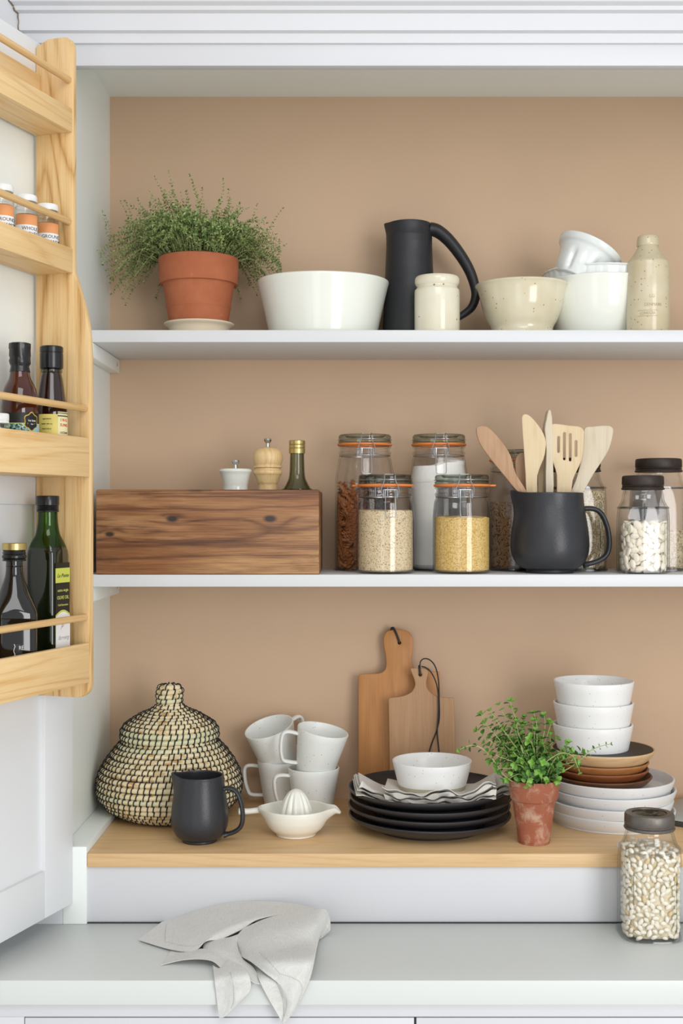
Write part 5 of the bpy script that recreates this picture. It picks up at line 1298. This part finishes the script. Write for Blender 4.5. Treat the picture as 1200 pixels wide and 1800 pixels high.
tips = [(896, 1233, .0), (877, 1240, .01), (862, 1250, .0), (845, 1256, -.01), (838, 1284, .0), (852, 1306, .02), (920, 1262, .02), (938, 1254, -.01), (956, 1258, .0), (968, 1272, .02), (908, 1270, -.02), (884, 1284, -.02), (866, 1325, -.03), (874, 1352, -.03), (902, 1320, -.04), (930, 1300, -.03), (948, 1298, .02), (978, 1300, .01), (998, 1306, -.02), (1022, 1322, .0), (1012, 1340, -.03), (985, 1352, -.035), (958, 1372, -.045), (925, 1380, -.05), (935, 1340, -.04), (965, 1330, -.03), (990, 1330, .02), (890, 1305, .03), (915, 1298, .04), (948, 1322, .04), (975, 1345, .03), (862, 1296, .02), (905, 1345, -.045), (945, 1355, -.05), (880, 1340, .0), (925, 1318, .0), (955, 1310, -.01), (897, 1262, .03), (940, 1285, -.02), (1003, 1322, .01), (850, 1272, .01), (918, 1240+40, .0), (893, 1370, -.045), (978, 1372, -.03), (862, 1340, -.02)]
for (px, py, dy) in tips+[(px_+rt.uniform(-14, 14), py_+rt.uniform(8, 34), dy_+rt.uniform(-.02, .02)) for (px_, py_, dy_) in tips if px_ > 868 and px_ < 1000 and py_ < 1345]:
    tip = P3(px, py, Yo+dy)-o0; root = Vector((tip.x*.22+rt.uniform(-.012, .012), dy*.3+rt.uniform(-.01, .01), .092)); root.x = max(-.03, min(.03, root.x)); root.y = max(-.03, min(.03, root.y))
    m1 = root.lerp(tip, .4)+Vector((tip.x*-.06, 0, .016+.12*max(0, .13-tip.z))); m2 = root.lerp(tip, .75)+Vector((rt.uniform(-.005, .005), rt.uniform(-.005, .005), .010+.10*max(0, .12-tip.z)))
    osprig(cr([root, m1, m2, tip], 5), .00095, .0112, .0132)
# the two long trailing shoots and the one reaching right
def longs(cols, dy0, dy1, L, st): 
    pts = [P3(a, b, Yo+dy0+(dy1-dy0)*i/(len(cols)-1))-o0 for i, (a, b) in enumerate(cols)]
    osprig(cr(pts, 5), .0012, st, L, .45)
longs([(920, 1378), (905, 1376), (885, 1362), (868, 1338), (850, 1318), (832, 1310), (815, 1314), (808, 1318)], -.01, -.05, .0105, .012)
longs([(945, 1372), (925, 1330), (915, 1310), (922, 1330), (935, 1342), (950, 1345), (965, 1335), (985, 1324), (1005, 1328), (1014, 1345), (1018, 1356)], -.01, -.055, .0100, .016)
longs([(950, 1375), (975, 1362), (1000, 1350), (1020, 1335), (1040, 1318), (1058, 1311), (1072, 1308)], -.01, -.02, .0088, .011)
gs.build('stems', M['stem_g'], t); gl.build('leaves', [M['leaf_a'], M['leaf_b'], M['leaf_c']], t, recalc=False, smooth=False)

# --- white plates, wooden plates, bowls
Yt_ = .080; xt = X(1073, Yt_)
lab = ['bottom white plate of the straight-sided white stack', 'second white plate from the bottom of the white stack', 'third white plate from the bottom of the white stack', 'top white plate of the stack, carrying the wooden plates']
for i in range(4):
    dx = (.002, -.002, .003, 0)[i]
    t = G().lathe(shell(crp([(.001, .001), (.098, .0), (.1035, .0008), (.1070, .0035)], 3)+[(.1105, .011), (.1136, .0205)], .0042), 112, closed=True,
        fn=lambda th, r, z, i=i: (r*math.cos(th), r*math.sin(th), z+(.0006*math.sin(2*th+i*1.7) if z > .009 else 0))).build('side_plate', M['plate_white'], loc=(xt+dx, Yt_+(.001, -.001, 0, .001)[i], ZO+.0004+.0190*i))
    tag(t, lab[i], 'plate', 'straight-sided white plates')
zw = ZO+.0004+.0570+.0050
wm = ['plate_wood_d', 'plate_wood_r', 'plate_wood_m', 'plate_wood_l']
lab = ['darkest wooden plate at the bottom of the wooden stack', 'reddish wooden plate second from the bottom of the wooden stack', 'amber wooden plate just below the pale one', 'pale-rimmed wooden plate with black inside under the white bowls']
xw_ = X(1057, Yt_)
for i in range(4):
    r_ = (.0880, .0845, .0845, .0935)[i]; zb_ = (0, .0125, .0250, .0416)[i]; h_ = (.0190, .0190, .0200, .0250)[i]
    t = thing('wooden_plate', lab[i], 'plate', (xw_+(.002, .0, .0, .002)[i], Yt_+(.0, .002, .0, .0)[i], zw+zb_), group='wooden plates')
    pr = shell(crp([(.001, .0005), (r_*.62, 0), (r_*.72, .001), (r_*.86, h_*.35), (r_*.955, h_*.75), (r_, h_)], 5), .0042)
    nn_ = len(pr); cut = nn_//2
    G().lathe(pr, 104, closed=True).build('plate_body', M[wm[i]], t)
    if i == 3:
        inn = [(a, b) for a, b in pr[cut+1:]]
        G().lathe([(max(0, a-.0006), b+.00055) for a, b in inn[1:]][::1], 104, fn=None).build('black_inside', M['black_glaze'], t)
zb0 = zw+.0416+.0056
lab = ['lowest white bowl of the three, showing its clay foot band', 'middle white bowl of the three stacked bowls', 'uppermost white bowl of the three stacked bowls']
for i in range(3):
    small_bowl(lab[i], (X(1041, Yt_)+(0, .0012, .0018)[i], Yt_-.002, zb0+.0392*i), 0.0585, .0722, .0655, 'stacked white bowls')

# --- grey tray just inside the right picture edge
t = thing('enamel_tray', 'grey tray with dark edge lying flat, cut by the right picture edge', 'tray', (X(1245, .10), .10, ZO), (0, 0, -.62))
G().box(-.075, .075, -.10, .10, .0, .010, .002).build('tray_base', M['slate_dark'], t)
G().box(-.076, .076, -.101, .101, .0101, .0125, .001).build('tray_top', M['slate'], t)

# ================================================================== napkin on the counter
g = G()
YEdge = YC-.0125
def C(px, py, lift=0.0):                        # a point of the cloth lying on the counter (+ lift)
    Y = (.672-lift)*FOC/(py-905)-CAM_D
    return P3(px, py, Y)
def Hn(px, py, Y): return P3(px, py, Y)         # a point of the part hanging over the edge
def S3(rows, nu=7, nv=7): return grid_surf(rows, nu, nv)
L_ = .0035
# flat panel at the back left, arched up at its crest
A = S3([[C(243, 1652, .003), C(300, 1669, .004), C(340, 1672, .008), C(362, 1655, .018), C(390, 1650, .020), C(428, 1632, .030)],
        [C(262, 1638, .004), C(312, 1650, .010), C(352, 1648, .019), C(385, 1636, .028), C(420, 1624, .035), C(455, 1616, .038)],
        [C(283, 1622, .004), C(325, 1622, .016), C(370, 1612, .030), C(420, 1605, .038), C(465, 1603, .042), C(505, 1606, .043)],
        [C(300, 1612, .003), C(340, 1602, .020), C(390, 1593, .034), C(440, 1590, .040), C(490, 1592, .043), C(545, 1600, .044)],
        [C(310, 1611, .003), C(352, 1598, .018), C(405, 1588, .030), C(455, 1585, .035), C(510, 1588, .040), C(560, 1598, .042)],
        [C(325, 1619, .002), C(370, 1612, .004), C(420, 1608, .006), C(470, 1606, .006), C(520, 1606, .010), C(572, 1608, .034)]], 8, 7)
cloth(g, A, .0010)
# front panel: from the crest down over the edge of the counter to a point
e = YEdge-.004
B = S3([[C(428, 1632, .030), C(470, 1614, .040), C(520, 1603, .044), C(560, 1598, .044), C(572, 1600, .040), C(577, 1608, .030)],
        [C(413, 1652, .020), C(455, 1640, .036), C(510, 1630, .040), C(550, 1625, .038), C(566, 1625, .030), C(572, 1630, .020)],
        [C(418, 1676, .010), C(455, 1672, .026), C(500, 1665, .030), C(540, 1655, .026), C(556, 1652, .016), C(560, 1652, .008)],
        [Hn(441, 1691, e+.030), Hn(470, 1694, e-.002), Hn(505, 1690, e-.008), Hn(535, 1688, e-.004), Hn(548, 1686, e+.006), Hn(553, 1684, e+.020)],
        [Hn(468, 1712, e-.004), Hn(490, 1720, e-.010), Hn(515, 1722, e-.014), Hn(532, 1722, e-.010), Hn(541, 1720, e-.003), Hn(545, 1718, e+.001)],
        [Hn(492, 1732, e-.010), Hn(503, 1745, e-.014), Hn(515, 1750, e-.016), Hn(522, 1752, e-.012), Hn(528, 1752, e-.006), Hn(531, 1750, e-.002)],
        [Hn(505, 1765, e-.012), Hn(508, 1772, e-.013), Hn(511, 1776, e-.013), Hn(513, 1778, e-.010), Hn(515, 1778, e-.006), Hn(517, 1777, e-.003)],
        [Hn(496, 1796, e-.006), Hn(497, 1797, e-.0065), Hn(498, 1798, e-.0065), Hn(499, 1798, e-.006), Hn(500, 1798, e-.005), Hn(501, 1797, e-.004)]], 7, 7)
cloth(g, B, .0010)
# its turned-back inner face (darker triangle) down the middle
Cc = S3([[C(445, 1696-6, .006), C(452, 1694-4, .008), C(462, 1698, .010), C(470, 1703, .010)],
         [Hn(455, 1722, e-.003), Hn(468, 1718, e-.001), Hn(484, 1722, e-.002), Hn(493, 1732, e-.009)],
         [Hn(470, 1752, e-.004), Hn(482, 1748, e-.002), Hn(496, 1750, e-.003), Hn(505, 1765, e-.011)],
         [Hn(485, 1778, e-.005), Hn(491, 1778, e-.004), Hn(498, 1780, e-.005), Hn(504, 1782, e-.009)],
         [Hn(495, 1796, e-.005), Hn(496, 1797, e-.005), Hn(497, 1798, e-.005), Hn(498, 1798, e-.006)]], 6, 6)
cloth(g, Cc, .0010)
# right fold returning behind the crest
D_ = S3([[C(577, 1606, .030), C(580, 1620, .022), C(580, 1635, .010)], [C(574, 1607, .030), C(574, 1630, .018), C(572, 1643, .004)], [C(571, 1604, .034), C(567, 1634, .016), C(562, 1651, .003)]], 6, 6)
cloth(g, D_, .0010)
# second strip: rolls out from under the crest, runs left to right and hangs to a point at left
E = S3([[C(360, 1655, .014), C(378, 1650, .018), C(402, 1648, .022), C(425, 1640, .026)],
        [C(357, 1668, .008), C(375, 1664, .018), C(402, 1664, .022), C(416, 1656, .020)],
        [C(360, 1680, .004), C(385, 1676, .016), C(412, 1682, .018), C(425, 1684, .012)],
        [C(380, 1690, .006), C(405, 1692, .012), C(432, 1704, .012), C(446, 1702, .010)],
        [Hn(415, 1712, e-.002), Hn(432, 1718, e-.006), Hn(448, 1728, e-.008), Hn(458, 1730, e-.006)]], 7, 6)
cloth(g, E, .0010)
F = S3([[C(282, 1697, .001), C(300, 1692, .004), C(325, 1687, .010), C(352, 1686, .012), C(374, 1690, .012), C(388, 1702, .008)],
        [C(290, 1688, .001), C(308, 1682, .003), C(330, 1678, .008), C(356, 1676, .014), C(380, 1680, .014), C(396, 1698, .010)],
        [C(300, 1672, .001), C(318, 1672, .002), C(338, 1670, .006), C(360, 1668, .012), C(384, 1672, .014), C(404, 1692, .012)]], 6, 6)
cloth(g, F, .0010)
Hh = S3([[C(374, 1697, .006), C(386, 1702, .008), C(400, 1688, .014), C(415, 1690, .014)],
         [Hn(377, 1722, e+.002), Hn(394, 1718, e-.003), Hn(412, 1716, e-.009), Hn(436, 1712, e-.008)],
         [Hn(380, 1748, e+.001), Hn(396, 1745, e-.002), Hn(416, 1742, e-.010), Hn(440, 1738, e-.008)],
         [Hn(383, 1772, e-.001), Hn(396, 1770, e-.003), Hn(412, 1766, e-.009), Hn(424, 1758, e-.006)],
         [Hn(386, 1790, e-.002), Hn(388, 1789, e-.003), Hn(392, 1788, e-.004), Hn(396, 1786, e-.004)]], 7, 6)
cloth(g, Hh, .0010)
nap = g.build('linen_napkin', M['linen'], sharp=60)
tag(nap, 'crumpled pale grey linen napkin draped over the front edge of the countertop', 'napkin')
# drawn-thread hem: rows of little holes
g = G()
def dots(S, path, step=.0022, off=.0009):
    a, b = len(S)-1, len(S[0])-1; pts = []
    for i in range(220):
        u = i/219; seg_ = u*(len(path)-1); k_ = min(int(seg_), len(path)-2); f_ = seg_-k_
        U = path[k_][0]*(1-f_)+path[k_+1][0]*f_; V = path[k_][1]*(1-f_)+path[k_+1][1]*f_
        i0, j0 = min(int(U*a), a-1), min(int(V*b), b-1); fu, fv = U*a-i0, V*b-j0
        p = S[i0][j0]*(1-fu)*(1-fv)+S[i0+1][j0]*fu*(1-fv)+S[i0][j0+1]*(1-fu)*fv+S[i0+1][j0+1]*fu*fv
        n_ = (S[i0+1][j0]-S[i0][j0]).cross(S[i0][j0+1]-S[i0][j0]).normalized()
        if n_.y > 0 and abs(n_.y) > abs(n_.z) or (n_.z < 0 and abs(n_.z) >= abs(n_.y)): n_ = -n_
        pts.append((p, n_))
    last = None
    for p, n_ in pts:
        if last is not None and (p-last).length < step: continue
        last = p; q = n_.orthogonal().normalized(); r_ = n_.cross(q)
        g.add([p+n_*off+(q*math.cos(x*PI/3)+r_*math.sin(x*PI/3))*.00055 for x in range(6)], [(0, 1, 2, 3, 4, 5)])
dots(A, [(.08, .36), (.14, .12), (.30, .10), (.62, .09)])
dots(B, [(.20, .30), (.26, .52), (.50, .58), (.72, .66), (.80, .80)])
dots(Hh, [(.58, .2), (.60, .80)])
dots(Cc, [(.6, .2), (.72, .8)])
g.build('hem_stitching', M['hem'], nap, recalc=False, smooth=False)
